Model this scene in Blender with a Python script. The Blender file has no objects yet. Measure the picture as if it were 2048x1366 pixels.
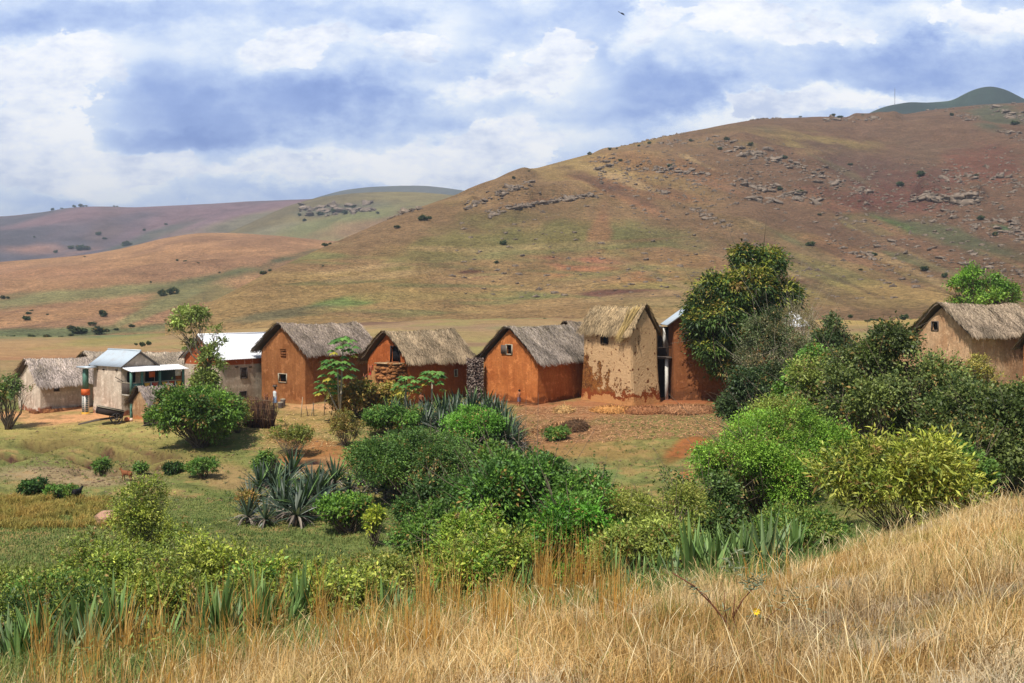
import bpy, bmesh, math, random
import numpy as np
from mathutils import Vector, Matrix
R = math.radians
random.seed(7)
rng = np.random.default_rng(7)
SC = bpy.context.scene
COL = SC.collection
F = 2196.0            # focal length in pixels of a 2048 wide frame
EYE = 8.0

# ------------------------------------------------------------------ colour
def S(r, g, b, k=1.0):
    f = lambda c: (c/255/12.92 if c/255 <= .04045 else ((c/255+.055)/1.055)**2.4)
    return (f(r)*k, f(g)*k, f(b)*k)
def SA(c, k=1.0): return np.array(S(*c))*k

# ------------------------------------------------------------------ noise (numpy)
def _h(ix, iy, iz, seed):
    seed = int(seed)
    n = (ix.astype(np.int64)*374761393 + iy.astype(np.int64)*668265263 + iz.astype(np.int64)*1442695041 + seed*1274126177) & 0xffffffff
    n = ((n ^ (n >> 13)) * 1274126177) & 0xffffffff
    n = ((n ^ (n >> 16)) * 2246822519) & 0xffffffff
    return ((n ^ (n >> 15)) & 0xffffff)/float(0xffffff)
def vnoise(x, y, z=None, seed=0):
    x = np.asarray(x, float); y = np.asarray(y, float)
    z = np.zeros_like(x) if z is None else np.asarray(z, float)
    ix, iy, iz = np.floor(x), np.floor(y), np.floor(z)
    fx, fy, fz = x-ix, y-iy, z-iz
    fx, fy, fz = [t*t*(3-2*t) for t in (fx, fy, fz)]
    o = 0
    for a in (0, 1):
        for b in (0, 1):
            for c in (0, 1):
                o = o + _h(ix+a, iy+b, iz+c, seed)*(fx if a else 1-fx)*(fy if b else 1-fy)*(fz if c else 1-fz)
    return o*2-1
def fbm(x, y, z=None, oct=4, seed=0, gain=.5):
    s = 0; a = 1; t = 0; k = 1
    for i in range(oct):
        s = s + a*vnoise(np.asarray(x)*k+17*i, np.asarray(y)*k, None if z is None else np.asarray(z)*k, seed+i)
        t += a; a *= gain; k *= 2.03
    return s/t
def sst(a, b, x):
    t = np.clip((x-a)/(b-a), 0, 1); return t*t*(3-2*t)

# ------------------------------------------------------------------ objects
def tag(o, label=None, cat=None, group=None, kind=None):
    if label: o['label'] = label
    if cat: o['category'] = cat
    if group: o['group'] = group
    if kind: o['kind'] = kind
    return o
def link(o, parent=None):
    COL.objects.link(o)
    if parent is not None: o.parent = parent
    return o
def empty(name, loc=(0, 0, 0), rz=0.0, scale=1.0, **kw):
    o = bpy.data.objects.new(name, None); o.empty_display_size = .3
    o.location = loc; o.rotation_euler = (0, 0, rz); o.scale = (scale,)*3
    link(o); return tag(o, **kw)
def mesh_np(name, V, Q, mat, parent=None, col=None, smooth=False, T=None):
    """V (n,3), Q (m,4) quads and / or T (k,3) tris, col per vertex (n,3)."""
    me = bpy.data.meshes.new(name)
    V = np.asarray(V, np.float32); me.vertices.add(len(V)); me.vertices.foreach_set('co', V.ravel())
    nq = 0 if Q is None else len(Q); nt = 0 if T is None else len(T)
    idx = np.concatenate([np.asarray(a, np.int32).ravel() for a in (Q, T) if a is not None and len(a)])
    tot = np.concatenate([np.full(nq, 4, np.int32), np.full(nt, 3, np.int32)])
    st = np.concatenate([[0], np.cumsum(tot)[:-1]]).astype(np.int32)
    me.loops.add(len(idx)); me.loops.foreach_set('vertex_index', idx)
    me.polygons.add(nq+nt); me.polygons.foreach_set('loop_start', st)
    try: me.polygons.foreach_set('loop_total', tot)
    except Exception: pass
    if smooth: me.polygons.foreach_set('use_smooth', np.ones(nq+nt, bool))
    me.update(calc_edges=True)
    if col is not None:
        a = me.color_attributes.new('Col', 'FLOAT_COLOR', 'POINT')
        c = np.ones((len(V), 4), np.float32); c[:, :3] = np.clip(col, 0, 1); a.data.foreach_set('color', c.ravel())
    me.materials.append(mat)
    o = bpy.data.objects.new(name, me)
    return link(o, parent)
class MB:
    """collects shapes into one mesh"""
    def __init__(s): s.V = []; s.Q = []; s.T = []; s.C = []; s.n = 0
    def add(s, V, Q=None, T=None, col=(1, 1, 1)):
        V = np.asarray(V, float).reshape(-1, 3)
        if Q is not None and len(Q): s.Q.append(np.asarray(Q)+s.n)
        if T is not None and len(T): s.T.append(np.asarray(T)+s.n)
        c = np.asarray(col, float)
        s.C.append(np.broadcast_to(c, (len(V), 3)) if c.ndim == 1 else c)
        s.V.append(V); s.n += len(V); return s
    def box(s, lo, hi, rz=0, org=None, col=(1, 1, 1), M=None, jit=0):
        x0, y0, z0 = lo; x1, y1, z1 = hi
        V = np.array([[x, y, z] for z in (z0, z1) for y in (y0, y1) for x in (x0, x1)], float)
        if jit: V += rng.normal(0, jit, V.shape)
        if M is not None: V = V @ np.array(M.to_3x3()).T + np.array(M.translation)
        return s.add(V, [[0, 2, 3, 1], [4, 5, 7, 6], [0, 1, 5, 4], [2, 6, 7, 3], [0, 4, 6, 2], [1, 3, 7, 5]], col=col)
    def tube(s, P, r, n=6, col=(1, 1, 1)):
        P = np.asarray(P, float); r = np.broadcast_to(np.asarray(r, float), (len(P),))
        T = np.gradient(P, axis=0); T /= np.linalg.norm(T, axis=1)[:, None]+1e-9
        up = np.array([0, 0, 1.]) if abs(T[0, 2]) < .9 else np.array([1., 0, 0])
        V = []
        for p, t, q in zip(P, T, r):
            a = np.cross(t, up); a /= np.linalg.norm(a)+1e-9; b = np.cross(t, a)
            th = np.arange(n)*2*math.pi/n
            V.append(p+q*(np.cos(th)[:, None]*a+np.sin(th)[:, None]*b))
        V.append(P[:1]); V.append(P[-1:])
        V = np.concatenate(V); m = len(P)
        Q = [[i*n+j, i*n+(j+1) % n, (i+1)*n+(j+1) % n, (i+1)*n+j] for i in range(m-1) for j in range(n)]
        Tt = [[m*n, (j+1) % n, j] for j in range(n)]+[[m*n+1, (m-1)*n+j, (m-1)*n+(j+1) % n] for j in range(n)]
        return s.add(V, Q, Tt, col)
    def blob(s, c, r, n=10, m=7, noise=0.0, col=(1, 1, 1), seed=0, freq=2.0):
        th = np.linspace(0, 2*math.pi, n, endpoint=False); ph = np.linspace(0, math.pi, m+1)[1:-1]
        D = [[0, 0, 1]]+[[math.sin(p)*math.cos(t), math.sin(p)*math.sin(t), math.cos(p)] for p in ph for t in th]+[[0, 0, -1]]
        D = np.array(D); k = 1+noise*fbm(D[:, 0]*freq+seed, D[:, 1]*freq, D[:, 2]*freq, 3, seed)
        V = np.asarray(c)+D*np.asarray(r)*k[:, None]; L = len(ph)
        Q = [[1+i*n+j, 1+(i+1)*n+j, 1+(i+1)*n+(j+1) % n, 1+i*n+(j+1) % n] for i in range(L-1) for j in range(n)]
        T = [[0, 1+j, 1+(j+1) % n] for j in range(n)]+[[len(V)-1, 1+(L-1)*n+(j+1) % n, 1+(L-1)*n+j] for j in range(n)]
        return s.add(V, Q, T, col)
    def build(s, name, mat, parent=None, smooth=False, color=False):
        V = np.concatenate(s.V); Q = np.concatenate(s.Q) if s.Q else None; T = np.concatenate(s.T) if s.T else None
        return mesh_np(name, V, Q, mat, parent, np.concatenate(s.C) if color else None, smooth, T)
def children(o): return [c for c in bpy.data.objects if c.parent == o]
def copy_tree(o, parent=None, kids=None):
    c = o.copy(); COL.objects.link(c)
    if parent is not None: c.parent = parent
    for ch in (children(o) if kids is None else kids): copy_tree(ch, c)
    return c

# ------------------------------------------------------------------ materials
def newmat(name):
    m = bpy.data.materials.new(name); m.use_nodes = True
    nt = m.node_tree; nt.nodes.clear()
    out = nt.nodes.new('ShaderNodeOutputMaterial'); p = nt.nodes.new('ShaderNodeBsdfPrincipled')
    nt.links.new(p.outputs[0], out.inputs[0]); return m, nt, p, out
def N(nt, typ, **kw):
    n = nt.nodes.new(typ)
    for k, v in kw.items():
        if k in n.inputs.keys() if isinstance(k, str) else False: n.inputs[k].default_value = v
        else: setattr(n, k, v)
    return n
def noise_node(nt, vec, scale, detail=5, rough=.6):
    n = nt.nodes.new('ShaderNodeTexNoise'); n.inputs['Scale'].default_value = scale
    n.inputs['Detail'].default_value = detail; n.inputs['Roughness'].default_value = rough
    nt.links.new(vec, n.inputs['Vector']); return n.outputs['Fac']
def ramp(nt, fac, stops):
    n = nt.nodes.new('ShaderNodeValToRGB'); nt.links.new(fac, n.inputs[0]); cr = n.color_ramp
    while len(cr.elements) < len(stops): cr.elements.new(.5)
    for e, (p, c) in zip(cr.elements, stops):
        e.position = p; e.color = (*((c,)*3 if isinstance(c, (int, float)) else c), 1)
    return n.outputs[0]
def mix(nt, fac, a, b, mode='MIX'):
    n = nt.nodes.new('ShaderNodeMix'); n.data_type = 'RGBA'; n.blend_type = mode
    for s, v in ((n.inputs[0], fac), (n.inputs[6], a), (n.inputs[7], b)):
        if isinstance(v, bpy.types.NodeSocket): nt.links.new(v, s)
        elif isinstance(v, (int, float)) and s == n.inputs[0]: s.default_value = v
        else: s.default_value = (*v, 1)
    return n.outputs[2]
def mathn(nt, op, a, b=None, c=None, clamp=False):
    n = nt.nodes.new('ShaderNodeMath'); n.operation = op; n.use_clamp = clamp
    for s, v in zip(n.inputs, (a, b, c)):
        if v is None: continue
        if isinstance(v, bpy.types.NodeSocket): nt.links.new(v, s)
        else: s.default_value = v
    return n.outputs[0]
def attr(nt, name='Col'):
    n = nt.nodes.new('ShaderNodeAttribute'); n.attribute_name = name; return n.outputs['Color']
def bump(nt, p, h, strength=.5, dist=.05):
    b = nt.nodes.new('ShaderNodeBump'); b.inputs['Strength'].default_value = strength; b.inputs['Distance'].default_value = dist
    nt.links.new(h, b.inputs['Height']); nt.links.new(b.outputs[0], p.inputs['Normal'])
def objvec(nt): return nt.nodes.new('ShaderNodeTexCoord').outputs['Object']
def scaled(nt, vec, sc):
    m = nt.nodes.new('ShaderNodeMapping'); m.inputs['Scale'].default_value = sc; nt.links.new(vec, m.inputs['Vector']); return m.outputs[0]
def mat_simple(name, col, rough=.8, metal=0, var=.25, scale=6, b=.3, bd=.02, spec=.3):
    m, nt, p, _ = newmat(name); v = objvec(nt); n = noise_node(nt, v, scale, 6)
    c = mix(nt, ramp(nt, n, [(.25, 1-var), (.75, 1+var)]), (0, 0, 0), (1, 1, 1))
    mm = mix(nt, 1.0, col, ramp(nt, n, [(.3, 1-var), (.7, min(1, 1.0))]), 'MULTIPLY')
    nt.links.new(mm, p.inputs['Base Color']); p.inputs['Roughness'].default_value = rough; p.inputs['Metallic'].default_value = metal
    p.inputs['Specular IOR Level'].default_value = spec
    bump(nt, p, noise_node(nt, v, scale*4, 4), b, bd); return m
def mat_attr(name, rough=.8, trans=0.0, spec=.2, b=None, scale=8, var=.25, tint=(1.0, 1.12, .55)):
    m, nt, p, out = newmat(name); c = attr(nt)
    if b is not None:
        v = objvec(nt); n = noise_node(nt, v, scale, 6, .65)
        c = mix(nt, 1.0, c, ramp(nt, n, [(.3, 1-var), (.72, 1.0)]), 'MULTIPLY')
        bump(nt, p, noise_node(nt, v, scale*3, 5, .65), b[0], b[1])
    nt.links.new(c, p.inputs['Base Color']); p.inputs['Roughness'].default_value = rough; p.inputs['Specular IOR Level'].default_value = spec
    if trans:
        t = nt.nodes.new('ShaderNodeBsdfTranslucent')
        nt.links.new(mix(nt, 1.0, c, tint, 'MULTIPLY'), t.inputs['Color'])
        x = nt.nodes.new('ShaderNodeMixShader'); x.inputs[0].default_value = trans
        nt.links.new(p.outputs[0], x.inputs[1]); nt.links.new(t.outputs[0], x.inputs[2]); nt.links.new(x.outputs[0], out.inputs[0])
    return m
M = {}
M['leaf'] = mat_attr('leaf', .5, .2, .3)
M['grassblade'] = mat_attr('grass_blade', .7, .25, .15, tint=(1, 1, .85))
M['bark'] = mat_simple('bark', S(120, 105, 88, .8), .9, scale=14, b=.6)
M['strawattr'] = mat_attr('straw', .85, .1, .15)
M['wood'] = mat_simple('weathered_wood', S(96, 84, 76), .85, scale=10)
M['darkwood'] = mat_simple('dark_wood', S(52, 40, 34), .8, scale=10)
M['palewood'] = mat_simple('pale_wood', S(172, 160, 138), .8, scale=10)
M['dark'] = mat_simple('dark_room', S(14, 13, 16), .9)  # near-black: paints the darkness inside openings, also eyes, horns and bird
M['green'] = mat_simple('faded_green_paint', S(88, 128, 112), .6, scale=5)
M['orange'] = mat_simple('orange_paint', S(205, 96, 40), .6, scale=5)
M['yellow'] = mat_simple('ochre_paint', S(214, 160, 52), .6)
M['red'] = mat_simple('red_paint', S(176, 64, 40), .6)
M['teal'] = mat_simple('teal_paint', S(28, 66, 68), .6)
M['white'] = mat_simple('white_paint', S(214, 210, 200), .6)
M['concrete'] = mat_simple('concrete', S(176, 166, 150), .85)
M['iron'] = mat_simple('iron', S(60, 56, 56), .5, .6)
M['rockattr'] = mat_attr('rock', .9, 0, .2, b=(.9, .5), scale=.6, var=.45)
M['cloth'] = mat_attr('cloth', .8)
# ================================================================== terrain
GPX = np.array([-700, 0, 300, 600, 1024, 1300, 1500, 1800, 2048, 2700.])
GY = np.array([0, 4, 8, 12, 16, 20, 25, 30, 40, 50, 58, 66, 73, 80, 85, 90, 110, 160, 200, 260, 320, 600, 1500, 6000.])
GZ = np.array([
 [6.3, 5.4, 4.4, 3.4, 2.4, 1.4, .1, -.9, -2.0, -2.3, -2.6, -2.5, -2.0, -1.7, -1.4, -1.15, -1.0, -.8, -.6, -1.5, -3, -5, -6, -8],
 [6.4, 5.6, 4.6, 3.5, 2.5, 1.5, .2, -.8, -2.0, -2.3, -2.6, -2.5, -2.0, -1.7, -1.4, -1.15, -1.0, -.8, -.6, -1.5, -3, -5, -6, -8],
 [6.4, 5.7, 4.75, 3.7, 2.7, 1.6, .3, -.7, -2.1, -2.5, -2.7, -2.5, -1.9, -1.4, -1.1, -.8, -.7, -.5, 0, -.5, -2.5, -5, -6, -8],
 [6.4, 5.8, 4.95, 4.0, 3.0, 1.95, .6, -.5, -2.2, -2.6, -2.7, -2.4, -1.7, -.8, -.2, 0, 0, .4, 1.4, 2, 0, -5, -6, -8],
 [6.4, 5.9, 5.15, 4.3, 3.3, 2.3, 1.0, -.2, -2.2, -2.9, -2.9, -2.4, -1.6, -.6, 0, .05, .2, 1.4, 2.4, 4, 2, -5, -6, -8],
 [6.4, 6.0, 5.25, 4.5, 3.6, 2.6, 1.3, .1, -1.9, -2.6, -2.6, -2.1, -1.4, -.5, 0, .05, .3, 1.6, 2.8, 4, 2, -5, -6, -8],
 [6.4, 6.05, 5.35, 4.65, 3.8, 2.85, 1.5, .4, -1.5, -2.0, -2.0, -1.6, -1.0, -.3, 0, .1, .4, 1.8, 3, 4, 2, -5, -6, -8],
 [6.4, 6.1, 5.55, 4.95, 4.4, 3.7, 2.6, 1.4, -.2, -.6, -.6, -.4, -.2, 0, .3, .5, .8, 2.2, 3.5, 4, 2, -5, -6, -8],
 [6.4, 6.15, 5.7, 5.35, 4.9, 4.3, 3.4, 2.3, .3, 0, 0, .2, .4, .7, .8, 1.0, 1.5, 3, 4, 4, 2, -5, -6, -8],
 [6.4, 6.2, 5.8, 5.5, 5.2, 4.8, 4.2, 3.2, 1.2, .8, .8, .9, 1, 1.2, 1.3, 1.5, 2, 3, 4, 4, 2, -5, -6, -8]])
_ly = np.linspace(0, math.log(6001), 700); _px = np.linspace(-700, 2700, 120)
_A = np.array([np.interp(np.exp(_ly)-1, GY, row) for row in GZ])
_T = np.array([np.interp(_px, GPX, _A[:, j]) for j in range(700)]).T
def _sm(a, k, ax):
    w = np.exp(-.5*(np.arange(-3*k, 3*k+1)/k)**2); w /= w.sum()
    return np.apply_along_axis(lambda v: np.convolve(np.pad(v, 3*k, 'edge'), w, 'valid'), ax, a)
_T = _sm(_sm(_T, 4, 0), 6, 1)
def pxY(x, y):
    """view column and depth of a ground point (smooth all the way round)"""
    r = np.hypot(x, y); th = np.arctan2(x, y); tc = np.clip(th, -.66, .66)
    return 1024+F*np.tan(tc), np.maximum(r*np.maximum(np.cos(th), .55), 0)
LEDGES = [([(-60, 893), (60, 882), (150, 878), (250, 896), (330, 905)], .55), ([(-60, 905), (40, 903), (110, 893), (200, 912), (280, 925)], .45),
          ([(140, 935), (230, 922), (300, 912), (370, 925)], .35), ([(240, 880), (330, 905), (380, 915)], .25),
          ([(560, 925), (640, 922), (700, 930)], .15), ([(1020, 880), (1050, 862), (1120, 842), (1190, 862)], .3), ([(1000, 915), (1090, 903), (1240, 925), (1380, 900)], .25)]
def base_h(x, y):
    px, Y = pxY(x, y)
    i = np.clip((px+700)/3400*119, 0, 118.999); j = np.clip(np.log(Y+1)/math.log(6001)*699, 0, 698.999)
    i0, j0 = i.astype(int), j.astype(int); a, b = i-i0, j-j0
    return (_T[i0, j0]*(1-a)+_T[i0+1, j0]*a)*(1-b)+(_T[i0, j0+1]*(1-a)+_T[i0+1, j0+1]*a)*b
def _yofpy(px, py, Y0=44, Y1=100):
    Y = np.linspace(Y0, Y1, 400); x = (px-1024)/F*Y
    d = base_h(x, Y)-(EYE-(py-600)/F*Y)
    k = np.where(d > 0)[0]; return Y[k[0]] if len(k) else Y[np.argmin(abs(d))]
_LED = []
for pts, amp in LEDGES:
    w = [((px-1024)/F*_yofpy(px, py), _yofpy(px, py)) for px, py in pts]; _LED.append((np.array(w), amp))
def ledge(x, y):
    """returns (drop, edge mask)"""
    dz = np.zeros_like(x); ed = np.zeros_like(x)
    for w, amp in _LED:
        xs = w[:, 0]; yl = np.interp(x, xs, w[:, 1])+.9*fbm(x*.5, x*0+3, None, 3, 5)
        e = sst(xs[0]-1, xs[0]+1.5, x)*(1-sst(xs[-1]-1.5, xs[-1]+1, x))*(.6+.8*np.clip(vnoise(x*.4, x*0+9, None, 8)+.3, 0, 1))
        t = yl-y       # >0 in front of the lip
        dz += -amp*e*sst(0, .2, t)*(1-sst(1.5, 5, t)); ed = np.maximum(ed, e*sst(-.1, .15, t)*(1-sst(.45, 1.0, t)))
    return dz, ed
def gh(x, y):
    x = np.asarray(x, float); y = np.asarray(y, float); sh = x.shape; x = np.atleast_1d(x).ravel(); y = np.atleast_1d(y).ravel()
    h = base_h(x, y); r = np.hypot(x, y)
    flat = 1-.8*np.exp(-((y-88)/7)**2)*(abs(x) < 60)
    h = h+.16*fbm(x*.35, y*.35, None, 4, 1)*np.clip(r/10, 0, 1)*flat+.05*fbm(x*2.2, y*2.2, None, 3, 2)*flat+np.clip((r-120)/80, 0, 1)*1.2*fbm(x*.03, y*.03, None, 3, 4)
    dz, _ = ledge(x, y); h = h+dz*(abs(y-70) < 25)
    return (h+0.0).reshape(sh)
def gz(x, y): return float(gh(np.array([x]), np.array([y]))[0])
def at(px, Y, dz=0.0):
    x = (px-1024)/F*Y; return (x, Y, gz(x, Y)+dz)
def hit(px, py, Y0=40, Y1=110): return at(px, _yofpy(px, py, Y0, Y1))
def pyof(x, y, z): return 600+(EYE-z)/y*F

# patches of soil and plant colour, plus cloud shade on the right hill: (px, py, rx, ry, tilt deg, colour, strength)
def paint(c, px, py, patches, warp, m=None):
    for k, (cx, cy, rx, ry, ang, colr, al) in enumerate(patches):
        a = R(ang); dx = px-cx; dy = py-cy
        u = (dx*math.cos(a)+dy*math.sin(a))/rx; v = (-dx*math.sin(a)+dy*math.cos(a))/ry
        d = np.sqrt(u*u+v*v)+warp*.8
        w = np.minimum(al*1.05, 1)*(1-sst(.4, 1.25, d))
        if m is not None: w = w*m
        c += (SA(colr)-c)*w[:, None]
    return c
TAN = (176, 146, 98); 
G_MID = [(150, 860, 320, 26, 0, (180, 164, 98), .9), (120, 835, 190, 16, 0, (216, 160, 112), 1), (330, 838, 70, 16, 0, (206, 152, 106), .9), (640, 812, 130, 16, 0, (212, 160, 112), 1),
 (620, 845, 110, 28, 0, (182, 150, 92), .8), (250, 905, 230, 36, 6, (150, 132, 78), .7), (120, 955, 190, 22, 0, (178, 150, 116), .75), (60, 1010, 110, 30, 0, (162, 146, 76), .7),
 (460, 960, 110, 22, 10, (176, 142, 98), .7), (620, 895, 90, 38, 0, (178, 120, 74), .85), (690, 945, 90, 22, 0, (178, 138, 94), .8),
 (1150, 815, 200, 26, 0, (176, 120, 80), .95), (1380, 800, 120, 14, 0, (170, 104, 66), .9), (1120, 870, 130, 40, 0, (168, 118, 80), .95), (1330, 862, 110, 22, -5, (140, 138, 76), .85),
 (1240, 900, 130, 30, 0, (158, 128, 78), .8), (1360, 905, 80, 22, -35, (172, 104, 60), .85), (1370, 955, 30, 40, 20, (178, 112, 72), .9), (1160, 950, 130, 26, 0, (124, 142, 82), .85),
 (1230, 985, 60, 22, 0, (168, 116, 74), .6), (880, 1030, 60, 16, 0, (170, 132, 90), .7), (760, 1060, 120, 24, 0, (120, 128, 66), .7), (1300, 985, 120, 26, 0, (130, 124, 70), .7)]
G_FAR = [(60, 700, 300, 16, 0, (176, 140, 96), .8), (260, 672, 160, 9, -8, (150, 138, 80), .8), (60, 668, 200, 8, 0, (112, 122, 80), .9), (700, 660, 260, 10, 0, (178, 150, 98), .7),
 (940, 632, 130, 9, 0, (146, 146, 84), .9), (1090, 624, 40, 5, 0, (124, 150, 88), .8), (870, 655, 170, 9, 0, (150, 120, 96), .6), (700, 690, 500, 12, 0, (176, 142, 94), .6), (560, 668, 200, 5, -3, (128, 124, 80), .8), (760, 645, 130, 4, -5, (120, 90, 72), .8), (900, 690, 150, 8, 0, (140, 112, 88), .7), (1100, 660, 120, 6, 2, (132, 134, 86), .7), (150, 745, 260, 8, 0, (150, 130, 86), .6), (1720, 660, 120, 7, 0, (142, 108, 86), .7), (1700, 630, 90, 6, 0, (124, 92, 76), .7), (1800, 640, 200, 12, 0, (176, 150, 88), .8)]
def ground_colour(x, y, z):
    px = 1024+F*x/np.maximum(y, .5); py = 600+(EYE-z)/np.maximum(y, .5)*F; r = np.hypot(x, y)
    n1 = fbm(x*.25, y*.25, None, 5, 21); n2 = fbm(x*1.3, y*1.3, None, 4, 22); n3 = fbm(x*.05, y*.05, None, 4, 23)
    c = np.broadcast_to(SA((118, 126, 68)), (len(x), 3)).copy()
    c += (SA((156, 146, 88))-c)*sst(-.25, .45, n1)[:, None]*.7
    near = 1-sst(24, 34, r); c += (SA((168, 132, 76))-c)*near[:, None]
    mid = sst(40, 50, y)*(1-sst(94, 100, y)); c = paint(c, px, py, G_MID, n1*1.2+n2*.35, mid)
    c += (SA((172, 132, 88))-c)*(sst(.2, .5, n2+.5*n1)*mid*.5)[:, None]
    c += (SA((92, 104, 56))-c)*(sst(.25, .5, -n2+.3*n1)*mid*.45)[:, None]
    far = sst(92, 104, y); fc = np.broadcast_to(SA((162, 134, 92)), (len(x), 3)).copy()
    fc += (SA((150, 142, 84))-fc)*sst(-.1, .4, n3)[:, None]*.7; fc += (SA((172, 122, 88))-fc)*sst(.05, .4, fbm(x*.02, y*.06, None, 4, 29))[:, None]*.8
    fc = paint(fc, px, py, G_FAR, n3)
    c += (fc-c)*far[:, None]
    _, ed = ledge(x, y); c += (SA((92, 68, 50))-c)*(ed*.9*(.6+.8*n2)*(abs(y-70) < 25))[:, None]  # lip faces: bare soil colour, darkened as if in shade
    return c*(1+.18*n2[:, None])
# ground material: base colour from soil map x fine noise
m, nt, p, _ = newmat('soil'); c = attr(nt); v = objvec(nt)
f1 = noise_node(nt, v, 3.2, 8, .7); f2 = noise_node(nt, v, 14, 5, .6); f3 = noise_node(nt, scaled(nt, v, (.1, .35, .3)), 1, 8, .65)
c = mix(nt, 1, c, ramp(nt, f1, [(.32, .48), (.47, .92), (.7, 1.0)]), 'MULTIPLY'); c = mix(nt, 1, c, ramp(nt, f2, [(.3, .7), (.6, 1.0)]), 'MULTIPLY')
c = mix(nt, 1, c, ramp(nt, f3, [(.3, .75), (.6, 1.0)]), 'MULTIPLY')
nt.links.new(c, p.inputs['Base Color']); p.inputs['Roughness'].default_value = .95; p.inputs['Specular IOR Level'].default_value = .1
bump(nt, p, mathn(nt, 'ADD', f1, mathn(nt, 'MULTIPLY', f2, .4)), .8, .12); M['soil'] = m
def build_ground():
    th = np.concatenate([np.linspace(-.56, .56, 640), np.linspace(.56, 2*math.pi-.56, 62)[1:-1]])
    r = np.concatenate([[.6, 1.5, 2.5, 3.5], np.geomspace(4.5, 42, 150), np.geomspace(42, 100, 260)[1:], np.geomspace(100, 420, 130)[1:], np.geomspace(420, 7000, 40)[1:]])
    nr, nth = len(r), len(th)
    RR, TH = np.meshgrid(r, th, indexing='ij'); x = (RR*np.sin(TH)).ravel(); y = (RR*np.cos(TH)).ravel()
    z = gh(x, y); c = ground_colour(x, y, z)
    i = np.arange(nr-1)[:, None]*nth; j = np.arange(nth)[None, :]; j2 = (j+1) % nth
    Q = np.stack([i+j, i+j2, i+nth+j2, i+nth+j], -1).reshape(-1, 4)
    V = np.concatenate([np.stack([x, y, z], 1), [[0, 0, gz(0, .01)]]]); c = np.concatenate([c, c[:1]])
    T = np.stack([np.full(nth, len(V)-1), (np.arange(nth)+1) % nth, np.arange(nth)], 1)
    o = mesh_np('ground', V, Q[:, ::-1], M['soil'], None, c, True, T[:, ::-1]); tag(o, 'grassy and sandy ground of the valley with the village on it', 'ground', kind='structure')
build_ground()

# ------------------------------------------------------------------ hills
m, nt, p, _ = newmat('hillside'); c = attr(nt); v = objvec(nt)
f1 = noise_node(nt, v, .05, 9, .65); f2 = noise_node(nt, scaled(nt, v, (.35, .35, 1.6)), 1, 7, .7); f3 = noise_node(nt, v, .6, 6, .7)
c = mix(nt, 1, c, ramp(nt, f1, [(.3, .68), (.62, 1.0)]), 'MULTIPLY'); c = mix(nt, 1, c, ramp(nt, f2, [(.3, .5), (.58, 1.0)]), 'MULTIPLY')
f4 = noise_node(nt, scaled(nt, v, (1, 1, 2)), 1.1, 4, .75); c = mix(nt, 1, c, ramp(nt, f4, [(.38, .55), (.54, 1.0), (.7, 1.0)]), 'MULTIPLY'); c = mix(nt, mathn(nt, 'MULTIPLY', ramp(nt, f3, [(.52, 0.0), (.66, 1.0)]), .65), c, S(98, 92, 66))
nt.links.new(c, p.inputs['Base Color']); p.inputs['Roughness'].default_value = .95; p.inputs['Specular IOR Level'].default_value = .05
bump(nt, p, mathn(nt, 'ADD', f2, f3), 1.0, 2.0); M['hill'] = m
def hill(name, cols, prof, relief, colour, patches=(), n=(300, 140), back=.6, label='', bend=.5, seed=0, post=None, x01=None):
    """cols: (px, foot Y, foot z, crest py, crest Y)."""
    cols = np.array(cols, float); P = np.linspace(cols[0, 0], cols[-1, 0], n[0]); g = [np.interp(P, cols[:, 0], cols[:, k]) for k in range(1, 5)]
    k = max(2, n[0]//60); w = np.exp(-.5*(np.arange(-3*k, 3*k+1)/k)**2); w /= w.sum(); g = [np.convolve(np.pad(a, 3*k, 'edge'), w, 'valid') for a in g]
    s = np.concatenate([np.linspace(0, 1, n[1]), np.linspace(1, 1+back, n[1]//4)[1:]])
    SS, PP = np.meshgrid(s, P, indexing='ij'); fy, fz, cpy, cy = [np.broadcast_to(a, SS.shape) for a in g]
    Y = fy+(cy-fy)*SS; cz = EYE-(cpy-600)/F*cy; s1 = np.clip(SS, 0, 1); e = s1*s1*(3-2*s1)
    prf = bend*s1**prof+(1-bend)*e; tb = np.clip(SS-1, 0, None)/back
    z = fz+(cz-fz)*prf-(cz-fz)*.7*tb**1.6
    x = (PP-1024)/F*Y; x, Y, z = x.ravel(), Y.ravel(), z.ravel(); s1 = np.clip(SS.ravel(), 0, 1)
    rl, fr = relief; env = np.sin(np.pi*np.clip(s1, 0, 1)**.8)*.9+.12
    z = z+rl*env*(1.1*fbm(x*fr, Y*fr, None, 5, 40+seed)-.8*(1-abs(fbm(x*fr*1.6+5, Y*fr*.5, None, 4, 60+seed))*2.2)*.4)
    if post is not None: z = post(x, Y, z, s1)
    px = 1024+F*x/Y; py = 600+(EYE-z)/Y*F
    wn = fbm(x*fr*2.2, Y*fr*1.1, None, 5, 70+seed); c = colour(px, py, x, Y, z, wn)
    c = paint(c, px, py, patches, wn*1.6+.5*fbm(x*fr*8, Y*fr*5, None, 3, 80+seed)); c = c*(1.42+.24*fbm(x*fr*9, Y*fr*9, None, 3, 90)+.14*fbm(x*fr*30, Y*fr*18, None, 3, 92))[:, None]
    a, b = len(s), len(P); i = np.arange(a-1)[:, None]*b; j = np.arange(b-1)[None, :]
    Q = np.stack([i+j, i+j+1, i+b+j+1, i+b+j], -1).reshape(-1, 4)
    o = mesh_np(name, np.stack([x, Y, z], 1), Q, M['hill'], None, c, True); tag(o, label, 'hill', kind='structure')
    vis = SS.ravel() <= 1.001
    return dict(V=np.stack([x, Y, z], 1)[vis], px=px[vis], py=py[vis])
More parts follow.
